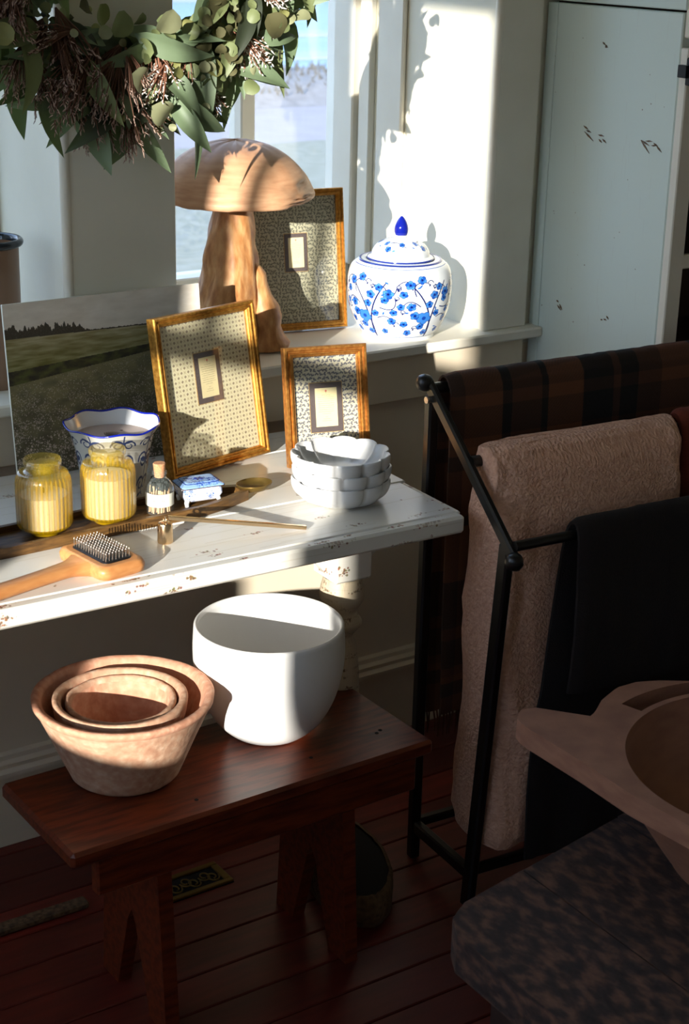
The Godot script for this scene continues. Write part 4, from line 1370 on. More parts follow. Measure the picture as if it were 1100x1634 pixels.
func build_ginger_jar() -> void:
	var o := thing("ginger_jar", "blue and white lidded porcelain jar on the window sill", "jar", Vector3(1.7106, S, -2.3741), Basis(Vector3.UP, 1.15))
	var gm := StandardMaterial3D.new()
	gm.resource_name = "flower glaze"
	gm.albedo_texture = jar_tex(1400, 400, false)
	gm.roughness = 0.08
	var lm := StandardMaterial3D.new()
	lm.resource_name = "lid flower glaze"
	lm.albedo_texture = jar_tex(768, 160, true)
	lm.roughness = 0.08
	part(o, "foot", lathe([Vector2(0.0, 0.0), Vector2(0.066, 0.0), Vector2(0.067, 0.006)], 64), mats["white porcelain"])
	var body := smooth_prof([Vector2(0.067, 0.006), Vector2(0.078, 0.020), Vector2(0.090, 0.048), Vector2(0.095, 0.080), Vector2(0.0945, 0.108), Vector2(0.089, 0.126), Vector2(0.080, 0.135)], 6)
	part(o, "body", lathe(body, 96, 60.0), gm)
	part(o, "shoulder", lathe(smooth_prof([Vector2(0.080, 0.135), Vector2(0.074, 0.1385), Vector2(0.066, 0.140), Vector2(0.062, 0.139)], 4), 72, 80.0), mats["white porcelain"])
	part(o, "blue_band", lathe([Vector2(0.0765, 0.1372), Vector2(0.0748, 0.1394), Vector2(0.0725, 0.1400), Vector2(0.071, 0.1392)], 72, 80.0), mats["blue line glaze"])
	var lid := part(o, "lid", lathe(smooth_prof([Vector2(0.060, 0.139), Vector2(0.060, 0.142), Vector2(0.053, 0.1455)], 3), 72, 70.0), mats["white porcelain"])
	part(lid, "blue_ring", lathe([Vector2(0.0608, 0.1395), Vector2(0.0612, 0.141), Vector2(0.0605, 0.1425)], 72, 80.0), mats["blue line glaze"])
	part(lid, "dome", lathe(smooth_prof([Vector2(0.053, 0.1455), Vector2(0.051, 0.154), Vector2(0.043, 0.165), Vector2(0.028, 0.173), Vector2(0.012, 0.176), Vector2(0.0105, 0.181)], 5), 72, 60.0), lm)
	part(lid, "knob", lathe(smooth_prof([Vector2(0.0105, 0.181), Vector2(0.0125, 0.187), Vector2(0.0122, 0.196), Vector2(0.0085, 0.206), Vector2(0.0025, 0.214), Vector2(0.0, 0.215)], 5), 36, 70.0), mats["cobalt glaze"])

func build_crock() -> void:
	var o := thing("tall_crock", "tall brown glazed cylinder vase with glassy rim at the left edge", "vase", Vector3(0.943, S, -2.405))
	part(o, "body", lathe([Vector2(0.0, 0.0), Vector2(0.042, 0.0), Vector2(0.044, 0.004), Vector2(0.045, 0.224)], 48), mats["brown glaze"])
	part(o, "rim", lathe(smooth_prof([Vector2(0.045, 0.222), Vector2(0.051, 0.225), Vector2(0.053, 0.231), Vector2(0.049, 0.236), Vector2(0.043, 0.233), Vector2(0.041, 0.226)], 4), 48, 80.0), mats["glassy rim"])
	part(o, "inside", lathe([Vector2(0.041, 0.226), Vector2(0.040, 0.214), Vector2(0.0, 0.214)], 48), mats["brown glaze"])
	var b := MB.new()
	var rows := []
	for y in [0.02, 0.205]:
		var row := PackedVector3Array()
		for k in 13:
			var an := 2.2 + 0.9 * k / 12.0
			row.append(Vector3(cos(an) * 0.0458, y, sin(an) * 0.0458))
		rows.append(row)
	b.grid(rows, false, true)
	part(o, "dark_glaze_panel", b.done(), mats["dark brown glaze"])

# ------------------------------------------------------------------ things on the table
func build_candles() -> void:
	var glass: Material = mats["yellow glass"]
	var pale: Material = mats["pale yellow glass"]
	var spots := [[Vector3(0.944, T + 0.0085, -2.0026), 0.070, "yellow ribbed glass candle jar in front of the blue-rimmed planter"], [Vector3(0.8466, T + 0.0085, -2.0054), 0.058, "yellow ribbed glass candle jar, second from the left edge"], [Vector3(0.7394, T + 0.0085, -2.0127), 0.062, "yellow ribbed glass candle jar cut off by the left edge"]]
	for q in spots:
		var o := thing("candle_jar", q[2], "candle", q[0], Basis(), "yellow candle jars on the tray")
		var ribs := 40
		var b := MB.new()
		var prof := [Vector2(0.021, 0.0), Vector2(0.022, 0.006), Vector2(0.030, 0.007), Vector2(0.0365, 0.010), Vector2(0.038, 0.014), Vector2(0.038, 0.074), Vector2(0.0375, 0.081), Vector2(0.035, 0.0865)]
		b.lathe(prof, ribs * 4, 40.0, RibShaper.new())
		var gb := part(o, "glass_body", b.done(), glass)
		b = MB.new()
		for i in 34:
			var an := TAU * i / 34
			var d := Vector3(cos(an), 0, sin(an))
			var path := []
			for e in [[0.0345, 0.0095], [0.0376, 0.015], [0.0380, 0.045], [0.0378, 0.073], [0.0368, 0.081], [0.0345, 0.0862]]:
				path.append(d * e[0] + Vector3(0, e[1], 0))
			b.tube(path, [0.0010, 0.0019, 0.0019, 0.0019, 0.0017, 0.0008], 6, false)
		part(gb, "ribs", b.done(), glass)
		part(o, "glass_bottom", lathe([Vector2(0.0, 0.0), Vector2(0.021, 0.0), Vector2(0.0215, 0.005), Vector2(0.0, 0.007)], 32), glass)
		var lid := part(o, "lid", lathe(smooth_prof([Vector2(0.035, 0.0865), Vector2(0.0345, 0.0895), Vector2(0.026, 0.091)], 3) + [Vector2(0.0235, 0.093), Vector2(0.0235, 0.098), Vector2(0.0262, 0.101), Vector2(0.0268, 0.106), Vector2(0.0255, 0.109), Vector2(0.0, 0.110)], 48), pale)
		part(lid, "lid_ring", lathe(smooth_prof([Vector2(0.0225, 0.094), Vector2(0.0225, 0.099), Vector2(0.018, 0.102), Vector2(0.0, 0.1025)], 3), 40), pale)
		var wx := part(o, "wax", lathe([Vector2(0.0, 0.012), Vector2(0.0325, 0.012), Vector2(0.0335, 0.015), Vector2(0.0335, q[1] - 0.001), Vector2(0.031, q[1]), Vector2(0.0, q[1] - 0.001)], 40), mats["cream wax"])
		part(wx, "wick", lathe([Vector2(0.0, q[1]), Vector2(0.0012, q[1]), Vector2(0.001, q[1] + 0.008), Vector2(0.0, q[1] + 0.008)], 6), mats["match head"])

func build_planter() -> void:
	var o := thing("blue_rim_planter", "fluted white planter candle with wavy blue rim and scroll pattern", "planter", Vector3(1.008, T, -2.118), Basis(Vector3.UP, 0.2))
	var sides := 96
	var wav := WaveShaper.new()
	var gm := StandardMaterial3D.new()
	gm.resource_name = "scroll glaze"
	gm.albedo_texture = planter_tex()
	gm.roughness = 0.15
	var b := MB.new()
	b.lathe(smooth_prof([Vector2(0.042, 0.0), Vector2(0.043, 0.006), Vector2(0.050, 0.035), Vector2(0.056, 0.075), Vector2(0.063, 0.100), Vector2(0.071, 0.114)], 5), sides, 40.0, wav)
	part(o, "body", b.done(), gm)
	b = MB.new()
	b.lathe(smooth_prof([Vector2(0.070, 0.1135), Vector2(0.063, 0.102), Vector2(0.058, 0.088), Vector2(0.055, 0.070)], 4), sides, 40.0, wav)
	part(o, "inside", b.done(), mats["white glaze"])
	b = MB.new()
	var ring := []
	for k in 97:
		var t := TAU * k / 96
		ring.append(wav.place(Vector2(0.0708, 0.1145), t, 0))
	b.tube(ring, 0.0016, 8, false)
	part(o, "blue_rim", b.done(), mats["cobalt glaze"])
	var wm := StandardMaterial3D.new()
	wm.resource_name = "printed wax cover"
	wm.albedo_texture = wax_print_tex()
	wm.roughness = 0.7
	b = MB.new()
	for k in 48:
		var a := TAU * k / 48
		var c := TAU * (k + 1) / 48
		var base := b.v.size()
		for q in [Vector2.ZERO, Vector2(cos(a), sin(a)), Vector2(cos(c), sin(c))]:
			b.vert(Vector3(q.x * 0.0590, 0.094, q.y * 0.0590), Vector3.UP, Vector2(0.5 + q.x * 0.5, 0.5 + q.y * 0.5))
		b.idx.append_array(PackedInt32Array([base, base + 1, base + 2]))
	part(o, "wax_cover", b.done(), wm, Vector3.ZERO, Basis(Vector3.UP, 0.6))
	part(o, "base", lathe([Vector2(0.0, 0.001), Vector2(0.042, 0.0), Vector2(0.0, 0.006)], 40), mats["white glaze"])

func build_tray() -> void:
	var o := thing("wooden_tray", "long narrow dark wooden tray holding candles, bottle and trinket box", "tray", Vector3(0.90, T, -2.004), Basis(Vector3.UP, deg_to_rad(2.0)))
	var outer := PackedVector2Array()
	var inner := PackedVector2Array()
	var L := 0.272
	var hw := 0.042
	for s in [1.0, -1.0]:
		for i in 13:
			var t := i / 12.0
			var x: float = s * (-L + 2.0 * L * t)
			var w := hw * (1.0 - 0.62 * smoothstep(0.72, 1.0, absf(x) / L))
			outer.append(Vector2(x, -s * w))
			var xi := x * (L - 0.010) / L
			inner.append(Vector2(xi, -s * (w - 0.007)))
	var b := MB.new()
	b.prism(outer, 0.0, 0.006)
	rot_up(b)
	part(o, "base", b.done(), mats["tray wood"])
	b = MB.new()
	b.prism_ring(outer, inner, 0.006, 0.0155)
	rot_up(b)
	part(o, "side_wall", b.done(), mats["tray wood"])
	for s in [1.0, -1.0]:
		b = MB.new()
		var pr := [Vector2(0.0, 0.006), Vector2(0.017, 0.009), Vector2(0.023, 0.017), Vector2(0.0225, 0.019), Vector2(0.016, 0.0125), Vector2(0.0, 0.0105)]
		b.lathe(smooth_prof(pr, 3), 32)
		var t := Transform3D(Basis().scaled(Vector3(1.25, 1.0, 0.95)), Vector3(s * (L + 0.020), 0.0, 0))
		b.xform_from(0, t)
		part(o, "handle", b.done(), mats["old brass"])

# turn a prism made in x,y (up z) so that its depth points up; y becomes z
func rot_up(b: MB) -> void:
	for i in b.v.size():
		b.v[i] = Vector3(b.v[i].x, b.v[i].z, b.v[i].y)
		b.n[i] = Vector3(b.n[i].x, b.n[i].z, b.n[i].y)
	turn_faces(b)

func turn_faces(b: MB) -> void:
	for i in range(0, b.idx.size(), 3):
		var k := b.idx[i + 1]
		b.idx[i + 1] = b.idx[i + 2]
		b.idx[i + 2] = k

func build_bottle() -> void:
	var o := thing("match_bottle", "small corked glass bottle of matches with a white label", "bottle", Vector3(1.0231, T + 0.0065, -1.9975), Basis(Vector3.UP, -0.55))
	part(o, "glass", lathe([Vector2(0.0, 0.001), Vector2(0.018, 0.001), Vector2(0.0203, 0.004), Vector2(0.0205, 0.034)] + smooth_prof([Vector2(0.0205, 0.036), Vector2(0.019, 0.045), Vector2(0.012, 0.053), Vector2(0.0085, 0.056)], 4) + [Vector2(0.0082, 0.060), Vector2(0.0108, 0.061), Vector2(0.0108, 0.0645), Vector2(0.0085, 0.0655)], 40), mats["clear bottle glass"])
	part(o, "cork", lathe([Vector2(0.0, 0.056), Vector2(0.0072, 0.056), Vector2(0.0092, 0.076), Vector2(0.0085, 0.077), Vector2(0.0, 0.077)], 24), mats["cork"])
	var b := MB.new()
	var rows := []
	for y in [0.0155, 0.0350]:
		var row := PackedVector3Array()
		for k in 25:
			var an := PI / 2 + 1.45 - 2.9 * k / 24.0
			row.append(Vector3(cos(an) * 0.0208, y, sin(an) * 0.0208))
		rows.append(row)
	b.grid(rows, false, false)
	var lb := part(o, "label", b.done(), mats["paper label"])
	var tm := TextMesh.new()
	tm.text = "MATCHES"
	tm.font_size = 16
	tm.pixel_size = 0.00022
	tm.depth = 0.0002
	var fo := SystemFont.new()
	fo.font_names = PackedStringArray(["Droid Serif"])
	tm.font = fo
	part(lb, "lettering", tm, mats["label ink"], Vector3(0.0, 0.0255, 0.02085))
	rng.seed = 3
	var st := MB.new()
	var hd := MB.new()
	for k in 95:
		var r := sqrt(rng.randf()) * 0.0175
		var an := rng.randf() * TAU
		var p := Vector3(cos(an) * r, 0.004, sin(an) * r)
		var q := p * 0.92 + Vector3(rng.randf_range(-0.003, 0.003), rng.randf_range(0.033, 0.043), rng.randf_range(-0.003, 0.003))
		q.x = clampf(q.x, -0.013, 0.013)
		q.z = clampf(q.z, -0.013, 0.013)
		st.tube([p, q], 0.0009, 4, false)
		hd.tube([q, q + (q - p).normalized() * 0.006], [0.0021, 0.0016], 6, true)
	stuff(part(o, "matchsticks", st.done(), mats["match wood"]))
	stuff(part(o, "match_heads", hd.done(), mats["match head"]))

func build_trinket_box() -> void:
	var o := thing("trinket_box", "small blue and white porcelain trinket box on four feet", "trinket box", Vector3(1.096, T + 0.0065, -2.014), Basis(Vector3.UP, deg_to_rad(-7)).scaled(Vector3.ONE * 1.1))
	var gm := tri_mat("delft glaze", delft_tex(5), Vector3.ONE * 18.0, 0.08, false)
	var lm := tri_mat("delft lid glaze", delft_tex(6), Vector3.ONE * 16.0, 0.08, false)
	lm.albedo_color = Color(0.62, 0.77, 0.95)
	var b := MB.new()
	var rows := []
	for q in [[0.006, 0.022, 0.015], [0.009, 0.026, 0.018], [0.015, 0.0285, 0.0205], [0.021, 0.028, 0.020], [0.025, 0.0265, 0.0185]]:
		rows.append(round_rect(q[1], q[2], 0.006, q[0]))
	b.grid(rows, true, true)
	part(o, "body", b.done(), gm)
	b = MB.new()
	fill_rows(b, rows[0], Vector3.DOWN)
	part(o, "underside", b.done(), mats["white porcelain"])
	for sx in [-1.0, 1.0]:
		for sz in [-1.0, 1.0]:
			b = MB.new()
			b.tube([Vector3(sx * 0.021, 0.011, sz * 0.014), Vector3(sx * 0.0235, 0.005, sz * 0.016), Vector3(sx * 0.0225, 0.0003, sz * 0.0152)], [0.0045, 0.0032, 0.0028], 8)
			part(o, "foot", b.done(), mats["white porcelain"])
	var lid := part(o, "lid", fan([[0.0262, 0.030, 0.0215], [0.0275, 0.0305, 0.022], [0.0285, 0.029, 0.0205], [0.0315, 0.0235, 0.0155], [0.0325, 0.022, 0.014]], 0.005), lm)
	b = MB.new()
	var edge := round_rect(0.0306, 0.0221, 0.005, 0.0264)
	b.tube(Array(edge), 0.0006, 6, false)
	part(lid, "brown_edge_line", b.done(), mats["card border"])
	b = MB.new()
	b.tube(Array(round_rect(0.0243, 0.0163, 0.004, 0.0313)), 0.0005, 6, false)
	part(lid, "blue_edge_line", b.done(), mats["blue line glaze"])
	b = MB.new()
	for k in 6:
		var an := TAU * k / 6
		b.tube([Vector3(0, 0.0326, 0), Vector3(cos(an) * 0.005, 0.0328, sin(an) * 0.004), Vector3(cos(an) * 0.009, 0.0326, sin(an) * 0.007)], [0.0006, 0.0018, 0.0003], 6, false, 0.3)
	part(lid, "blue_flower", b.done(), mats["blue line glaze"])

func round_rect(hx: float, hz: float, r: float, y: float) -> PackedVector3Array:
	var out := PackedVector3Array()
	for c in 4:
		var sx := [1.0, -1.0, -1.0, 1.0][c] as float
		var sz := [1.0, 1.0, -1.0, -1.0][c] as float
		for k in 5:
			var a := PI / 2 * c + PI / 8 * k
			out.append(Vector3(sx * (hx - r) + cos(a) * r, y, sz * (hz - r) + sin(a) * r))
	out.append(out[0])
	return out

func fill_rows(b: MB, row: PackedVector3Array, o: Vector3) -> void:
	var c := Vector3.ZERO
	for p in row:
		c += p
	c /= row.size()
	for k in row.size() - 1:
		b.tri_flat(c, row[k], row[k + 1], o)

func fan(q: Array, r: float) -> ArrayMesh:
	var b := MB.new()
	var rows := []
	for e in q:
		rows.append(round_rect(e[1], e[2], r, e[0]))
	b.grid(rows, true, true)
	fill_rows(b, rows[rows.size() - 1], Vector3.UP)
	fill_rows(b, rows[0], Vector3.DOWN)
	return b.done()

func build_snuffer() -> void:
	var o := thing("candle_snuffer", "brass candle snuffer with long flat handle at the table edge", "candle snuffer", Vector3(0.983, T, -1.905))
	part(o, "bell", lathe([Vector2(0.0100, 0.001), Vector2(0.0108, 0.0), Vector2(0.0112, 0.002), Vector2(0.0105, 0.026), Vector2(0.0095, 0.0285), Vector2(0.006, 0.0295), Vector2(0.0, 0.0295)], 40), mats["bright brass"])
	var b := MB.new()
	var ring := []
	for k in 17:
		var a := TAU * k / 16
		ring.append(Vector3(0, 0.033 + sin(a) * 0.004, cos(a) * 0.004))
	b.tube(ring, 0.0012, 8, false)
	part(o, "hinge_ring", b.done(), mats["bright brass"])
	var tip := Vector3(0.197, 0.004, 0.061)
	var st := Vector3(0.004, 0.036, 0.001)
	var d := (tip - st).normalized()
	var side := d.cross(Vector3.UP).normalized()
	part(o, "handle", bbox(Vector3(-0.003, -0.0028, -0.203), Vector3(0.003, 0.0028, 0.0), 0.0006), mats["bright brass"], st, Basis(-side * -1.0, side.cross(d) * 1.0, -d))

func build_brush() -> void:
	var o := thing("hair_brush", "wooden paddle hair brush with steel pins lying on the table", "hair brush", Vector3(0.868, T, -1.868), Basis(Vector3.UP, deg_to_rad(8)))
	var b := MB.new()
	var rows := []
	for q in [[0.0, 0.030, 0.050], [0.004, 0.036, 0.056], [0.013, 0.037, 0.0575], [0.019, 0.0345, 0.055], [0.0205, 0.030, 0.050]]:
		rows.append(round_rect(q[1], q[2], 0.014, q[0]))
	b.grid(rows, true, true)
	fill_rows(b, rows[0], Vector3.DOWN)
	fill_rows(b, rows[4], Vector3.UP)
	part(o, "head", b.done(), mats["brush wood"])
	b = MB.new()
	b.tube(smooth_path([Vector3(-0.026, 0.012, 0.004), Vector3(-0.045, 0.0125, 0.006), Vector3(-0.075, 0.013, 0.010), Vector3(-0.13, 0.013, 0.016), Vector3(-0.20, 0.0125, 0.022), Vector3(-0.235, 0.012, 0.024)], 4), [0.030, 0.029, 0.027, 0.024, 0.021, 0.019, 0.0175, 0.0165, 0.016, 0.0155, 0.0152, 0.015, 0.015, 0.015, 0.0152, 0.0155, 0.0158, 0.0158, 0.015, 0.012, 0.006], 16, true, 0.62)
	for i in b.v.size():
		b.v[i].y = clampf(b.v[i].y, 0.0005, 0.0195)
	part(o, "handle", b.done(), mats["brush wood"])
	var pad := part(o, "rubber_pad", fan([[0.0200, 0.0225, 0.0425], [0.0215, 0.0225, 0.0425], [0.0228, 0.020, 0.040], [0.0233, 0.015, 0.034]], 0.009), mats["brush rubber"])
	b = MB.new()
	for i in 8:
		for j in 14:
			var p := Vector3(-0.0185 + 0.037 * i / 7.0, 0.0220, -0.038 + 0.076 * j / 13.0)
			b.tube([p, p + Vector3(0.0, 0.011, 0.0)], 0.00055, 4, false)
			b.tube([p + Vector3(0, 0.0108, 0), p + Vector3(0, 0.0122, 0)], [0.0010, 0.0007], 5, true)
	stuff(part(pad, "pins", b.done(), mats["steel pin"]))

func build_bowls() -> void:
	var lobes := 11
	var prof := []
	prof.append_array(smooth_prof([Vector2(0.0, 0.0), Vector2(0.036, 0.0), Vector2(0.051, 0.0035), Vector2(0.065, 0.013), Vector2(0.0715, 0.025), Vector2(0.0725, 0.035)], 4))
	prof.append_array([Vector2(0.0722, 0.0368), Vector2(0.0710, 0.0380), Vector2(0.0692, 0.0372)])
	prof.append_array(smooth_prof([Vector2(0.0680, 0.034), Vector2(0.062, 0.0225), Vector2(0.049, 0.0115), Vector2(0.034, 0.0065), Vector2(0.0, 0.005)], 4))
	var b := MB.new()
	b.lathe(prof, lobes * 12, 40.0, LobeShaper.new())
	var mesh := b.done()
	var lab := ["lowest of the three stacked white scalloped bowls", "middle one of the three stacked white scalloped bowls", "topmost of the three stacked white scalloped bowls"]
	for k in 3:
		solo("scalloped_bowl", lab[k], "bowl", mesh, mats["white glaze"], Vector3(1.2939 + [0.0, 0.001, -0.001][k], T + 0.0195 * k, -1.9304), Basis(Vector3.UP, [0.1, 0.16, 0.05][k]), "stacked scalloped bowls")

# ------------------------------------------------------------------ wreath
func leaf_mesh(ln: float, w: float, bend: float, roundness: float, fold: float) -> ArrayMesh:
	var b := MB.new()
	var rows := []
	for i in 9:
		var t := i / 8.0
		var ww: float
		if roundness > 0.5:
			ww = w * sqrt(maxf(0.0, 1.0 - pow(2.0 * t - 1.0, 2.0)))
		else:
			ww = w * pow(sin(PI * pow(t, 0.72)), 0.9)
		var row := PackedVector3Array()
		for j in 5:
			var s := (j - 2) / 2.0
			row.append(Vector3(ln * t, ww * s, bend * ln * sin(PI * t * 0.9) - bend * ln * 0.6 * t + fold * ww * absf(s)))
		rows.append(row)
	b.grid(rows, false, true)
	return b.done()

func build_wreath() -> void:
	var c := Vector3(1.116, 1.510, -2.243)
	var o := thing("dried_wreath", "wreath of dried eucalyptus leaves and white flowers on the pier", "wreath", c)
	rng.seed = 1234
	# twig ring
	for k in 3:
		var b := MB.new()
		var ring := []
		var rr := []
		for i in 65:
			var t := TAU * i / 64
			var r := 0.232 + 0.012 * sin(t * 5.0 + k * 2.1)
			ring.append(Vector3(cos(t) * r, sin(t) * r, -0.028 + 0.012 * cos(t * 7.0 + k * 2.1)))
			rr.append(0.010)
		b.tube(ring, rr, 7, false)
		part(o, "twig_ring", b.done(), mats["dried stem"])
	var longs := []
	for k in 4:
		longs.append(leaf_mesh([0.13, 0.115, 0.10, 0.12][k], [0.018, 0.020, 0.015, 0.013][k], [0.16, -0.12, 0.22, 0.05][k], 0.0, [0.35, 0.2, 0.5, 0.3][k]))
	var rounds := []
	for k in 3:
		rounds.append(leaf_mesh([0.036, 0.030, 0.024][k], [0.018, 0.014, 0.012][k], [0.18, -0.1, 0.3][k], 1.0, [0.2, 0.3, 0.1][k]))
	# bottom of the wreath is in view: most pieces go there
	for k in 175:
		var th := deg_to_rad(rng.randf_range(-172, -8)) if k % 6 else rng.randf() * TAU
		var r := rng.randf_range(0.175, 0.290)
		var p := Vector3(cos(th) * r, sin(th) * r, rng.randf_range(-0.02, 0.035))
		var outd := Vector3(cos(th), sin(th), 0)
		var tang := Vector3(-sin(th), cos(th), 0) * (1.0 if rng.randf() < 0.35 else -1.0)
		if rng.randf() < 0.3:
			tang = -tang
		var d := (outd * rng.randf_range(0.05, 0.85) + tang * rng.randf_range(0.3, 1.0) + Vector3(0, -0.15, rng.randf_range(0.0, 0.35))).normalized()
		if r < 0.205:
			d = (tang + outd * rng.randf_range(-0.25, 0.3) + Vector3(0, 0, 0.3)).normalized()
		put_leaf(o, "eucalyptus_leaf", longs[rng.randi() % 4], p, d, [mats["eucalyptus leaf"], mats["olive leaf"], mats["dark leaf"], mats["eucalyptus leaf"]][rng.randi() % 4], rng.randf_range(0.75, 1.2))
	for k in 270:
		var th := deg_to_rad(rng.randf_range(-172, -8)) if k % 7 else rng.randf() * TAU
		if rng.randf() < 0.45:
			th = deg_to_rad(rng.randf_range(-85, -15))
		var r := rng.randf_range(0.165, 0.312)
		var p := Vector3(cos(th) * r, sin(th) * r, rng.randf_range(0.0, 0.062))
		var d := Vector3(rng.randf_range(-1, 1), rng.randf_range(-1, 1), rng.randf_range(0.0, 0.5)).normalized()
		put_leaf(o, "round_leaf", rounds[rng.randi() % 3], p, d, [mats["round olive leaf"], mats["pale round leaf"], mats["olive leaf"], mats["seed pod"]][rng.randi() % 4], 1.1 if k % 8 == 0 else rng.randf_range(0.45, 0.75))
	# dried flower sprigs
	for k in 64:
		var th := deg_to_rad(rng.randf_range(-172, -8))
		if k < 30:
			th = deg_to_rad(rng.randf_range(-165, -95))
		var r := rng.randf_range(0.19, 0.27)
		var p := Vector3(cos(th) * r, sin(th) * r, rng.randf_range(0.0, 0.05))
		var outd := Vector3(cos(th), sin(th), 0)
		var d := (outd * rng.randf_range(0.2, 1.0) + Vector3(-outd.y, outd.x, 0) * rng.randf_range(-0.9, 0.9) + Vector3(0, -0.2, 0.2)).normalized()
		var st := MB.new()
		var fl := MB.new()
		var dark := th < deg_to_rad(-92)
		for i in 22:
			var dd := (d + Vector3(rng.randf_range(-0.4, 0.4), rng.randf_range(-0.4, 0.4), rng.randf_range(-0.1, 0.35))).normalized()
			var ln := rng.randf_range(0.040, 0.085) if dark else rng.randf_range(0.030, 0.070)
			var tip := dd * ln + Vector3(0, -0.010, 0) * (ln / 0.1)
			st.tube([Vector3.ZERO, dd * ln * 0.55 + Vector3(0, 0, 0.004), tip], [0.0013, 0.0011, 0.0007], 3, false)
			for q in (4 if dark else 7):
				var e := tip * (1.0 - q * (0.05 if dark else 0.09))
				var g := (dd + Vector3(rng.randf_range(-1, 1), rng.randf_range(-1, 1), rng.randf_range(-1, 1)) * (0.6 if dark else 1.2)).normalized()
				fl.tube([e, e + g * 0.0030, e + g * rng.randf_range(0.005, 0.009)], [0.0005, 0.0010 if dark else 0.0014, 0.0003], 4, false)
		var sp := part(o, "flower_sprig", st.done(), mats["dried stem"] if dark else mats["coral stem"], p)
		part(sp, "blossom", fl.done(), mats["dried blossom"] if dark else mats["white blossom"])
	# seed clusters deep between the leaves keep the ring full
	for k in 40:
		var th := TAU * k / 40 + rng.randf_range(-0.06, 0.06)
		var b := MB.new()
		for i in 16:
			blob(b, Vector3(rng.randf_range(-0.045, 0.045), rng.randf_range(-0.045, 0.045), rng.randf_range(-0.02, 0.012)), rng.randf_range(0.005, 0.010))
		part(o, "seed_cluster", b.done(), mats["dark leaf"] if k % 2 else mats["seed pod"], Vector3(cos(th) * 0.24, sin(th) * 0.24, -0.01))

func blob(b: MB, p: Vector3, r: float) -> void:
	# small octahedral floret
	var q := [Vector3(r, 0, 0), Vector3(0, r, 0), Vector3(-r, 0, 0), Vector3(0, -r, 0)]
	for s in [-1.0, 1.0]:
		for k in 4:
			b.tri_flat(p + q[k], p + q[(k + 1) % 4], p + Vector3(0, 0, s * r), q[k] + q[(k + 1) % 4] + Vector3(0, 0, s * r))

func put_leaf(o: Node3D, called: String, mesh: Mesh, p: Vector3, d: Vector3, m: Material, sc: float) -> void:
	var nz := Vector3(rng.randf_range(-0.7, 0.7), rng.randf_range(-0.5, 0.9), 1.0).normalized()
	var ya := nz.cross(d).normalized()
	nz = d.cross(ya).normalized()
	part(o, called, mesh, m, p, Basis(d * sc, ya * sc, nz * sc))

# ------------------------------------------------------------------ rack and blankets
const RACK := Vector3(1.452, 0, -1.92)

func rack_basis() -> Basis:
	return Basis(Vector3.UP, deg_to_rad(-4.0))

func bar(o: Node, called: String, a: Vector3, b: Vector3, w: float, h: float) -> MeshInstance3D:
	var d := (b - a).normalized()
	var ref := Vector3.RIGHT if absf(d.x) < 0.7 else Vector3.UP
	var s := d.cross(ref).normalized()
	var u := s.cross(d).normalized()
	var ln := (b - a).length()
	return part(o, called, bbox(Vector3(-w / 2, -h / 2, 0), Vector3(w / 2, h / 2, ln), 0.003), mats["rack wood"], a, Basis(u, d.cross(u), d))

func rod(o: Node, called: String, a: Vector3, b: Vector3, r: float) -> MeshInstance3D:
	var m := MB.new()
	m.tube([a, b], r, 14)
	return part(o, called, m.done(), mats["rack wood"])

func build_rack() -> void:
	var o := thing("quilt_rack", "dark wooden quilt rack with slanted arms holding folded blankets", "quilt rack", RACK, rack_basis())
	var L := 0.76
	for x in [0.0, L]:
		bar(o, "back_leg", Vector3(x, 0, 0), Vector3(x, 0.815, 0), 0.018, 0.018)
		bar(o, "front_leg", Vector3(x, 0, 0.166), Vector3(x, 0.645, 0.217), 0.016, 0.024)
		var arm := bar(o, "slanted_arm", Vector3(x - 0.006, 0.838, -0.008), Vector3(x - 0.006, 0.622, 0.258), 0.012, 0.019)
		bar(o, "cross_rail", Vector3(x, 0.062, 0.008), Vector3(x, 0.062, 0.166), 0.016, 0.022)
		for q in [[0.834, -0.004], [0.632, 0.252]]:
			var k := MB.new()
			k.lathe(smooth_prof([Vector2(0.0, -0.014), Vector2(0.010, -0.010), Vector2(0.0135, 0.0), Vector2(0.010, 0.010), Vector2(0.0, 0.014)], 4), 20)
			part(arm, "knob", k.done(), mats["rack wood"], arm.transform.affine_inverse() * Vector3(x - 0.012, q[0], q[1]), arm.transform.basis.inverse())
		part(arm, "pivot_pin", lathe([Vector2(0.0, -0.006), Vector2(0.0055, -0.006), Vector2(0.0055, 0.006), Vector2(0.0, 0.006)], 12), mats["steel pin"], arm.transform.affine_inverse() * Vector3(x - 0.014, 0.812, 0.014), arm.transform.basis.inverse() * Basis(Vector3.FORWARD, PI / 2))
	rod(o, "hanging_bar", Vector3(-0.006, 0.826, 0.004), Vector3(L, 0.826, 0.004), 0.009)
	rod(o, "hanging_bar", Vector3(-0.004, 0.742, 0.118), Vector3(L, 0.742, 0.118), 0.009)
	rod(o, "hanging_bar", Vector3(-0.004, 0.650, 0.240), Vector3(L, 0.650, 0.240), 0.008)
	bar(o, "foot_rail", Vector3(0, 0.066, 0.0), Vector3(L, 0.066, 0.0), 0.016, 0.016)
	bar(o, "foot_rail", Vector3(0, 0.066, 0.168), Vector3(L, 0.066, 0.168), 0.016, 0.016)

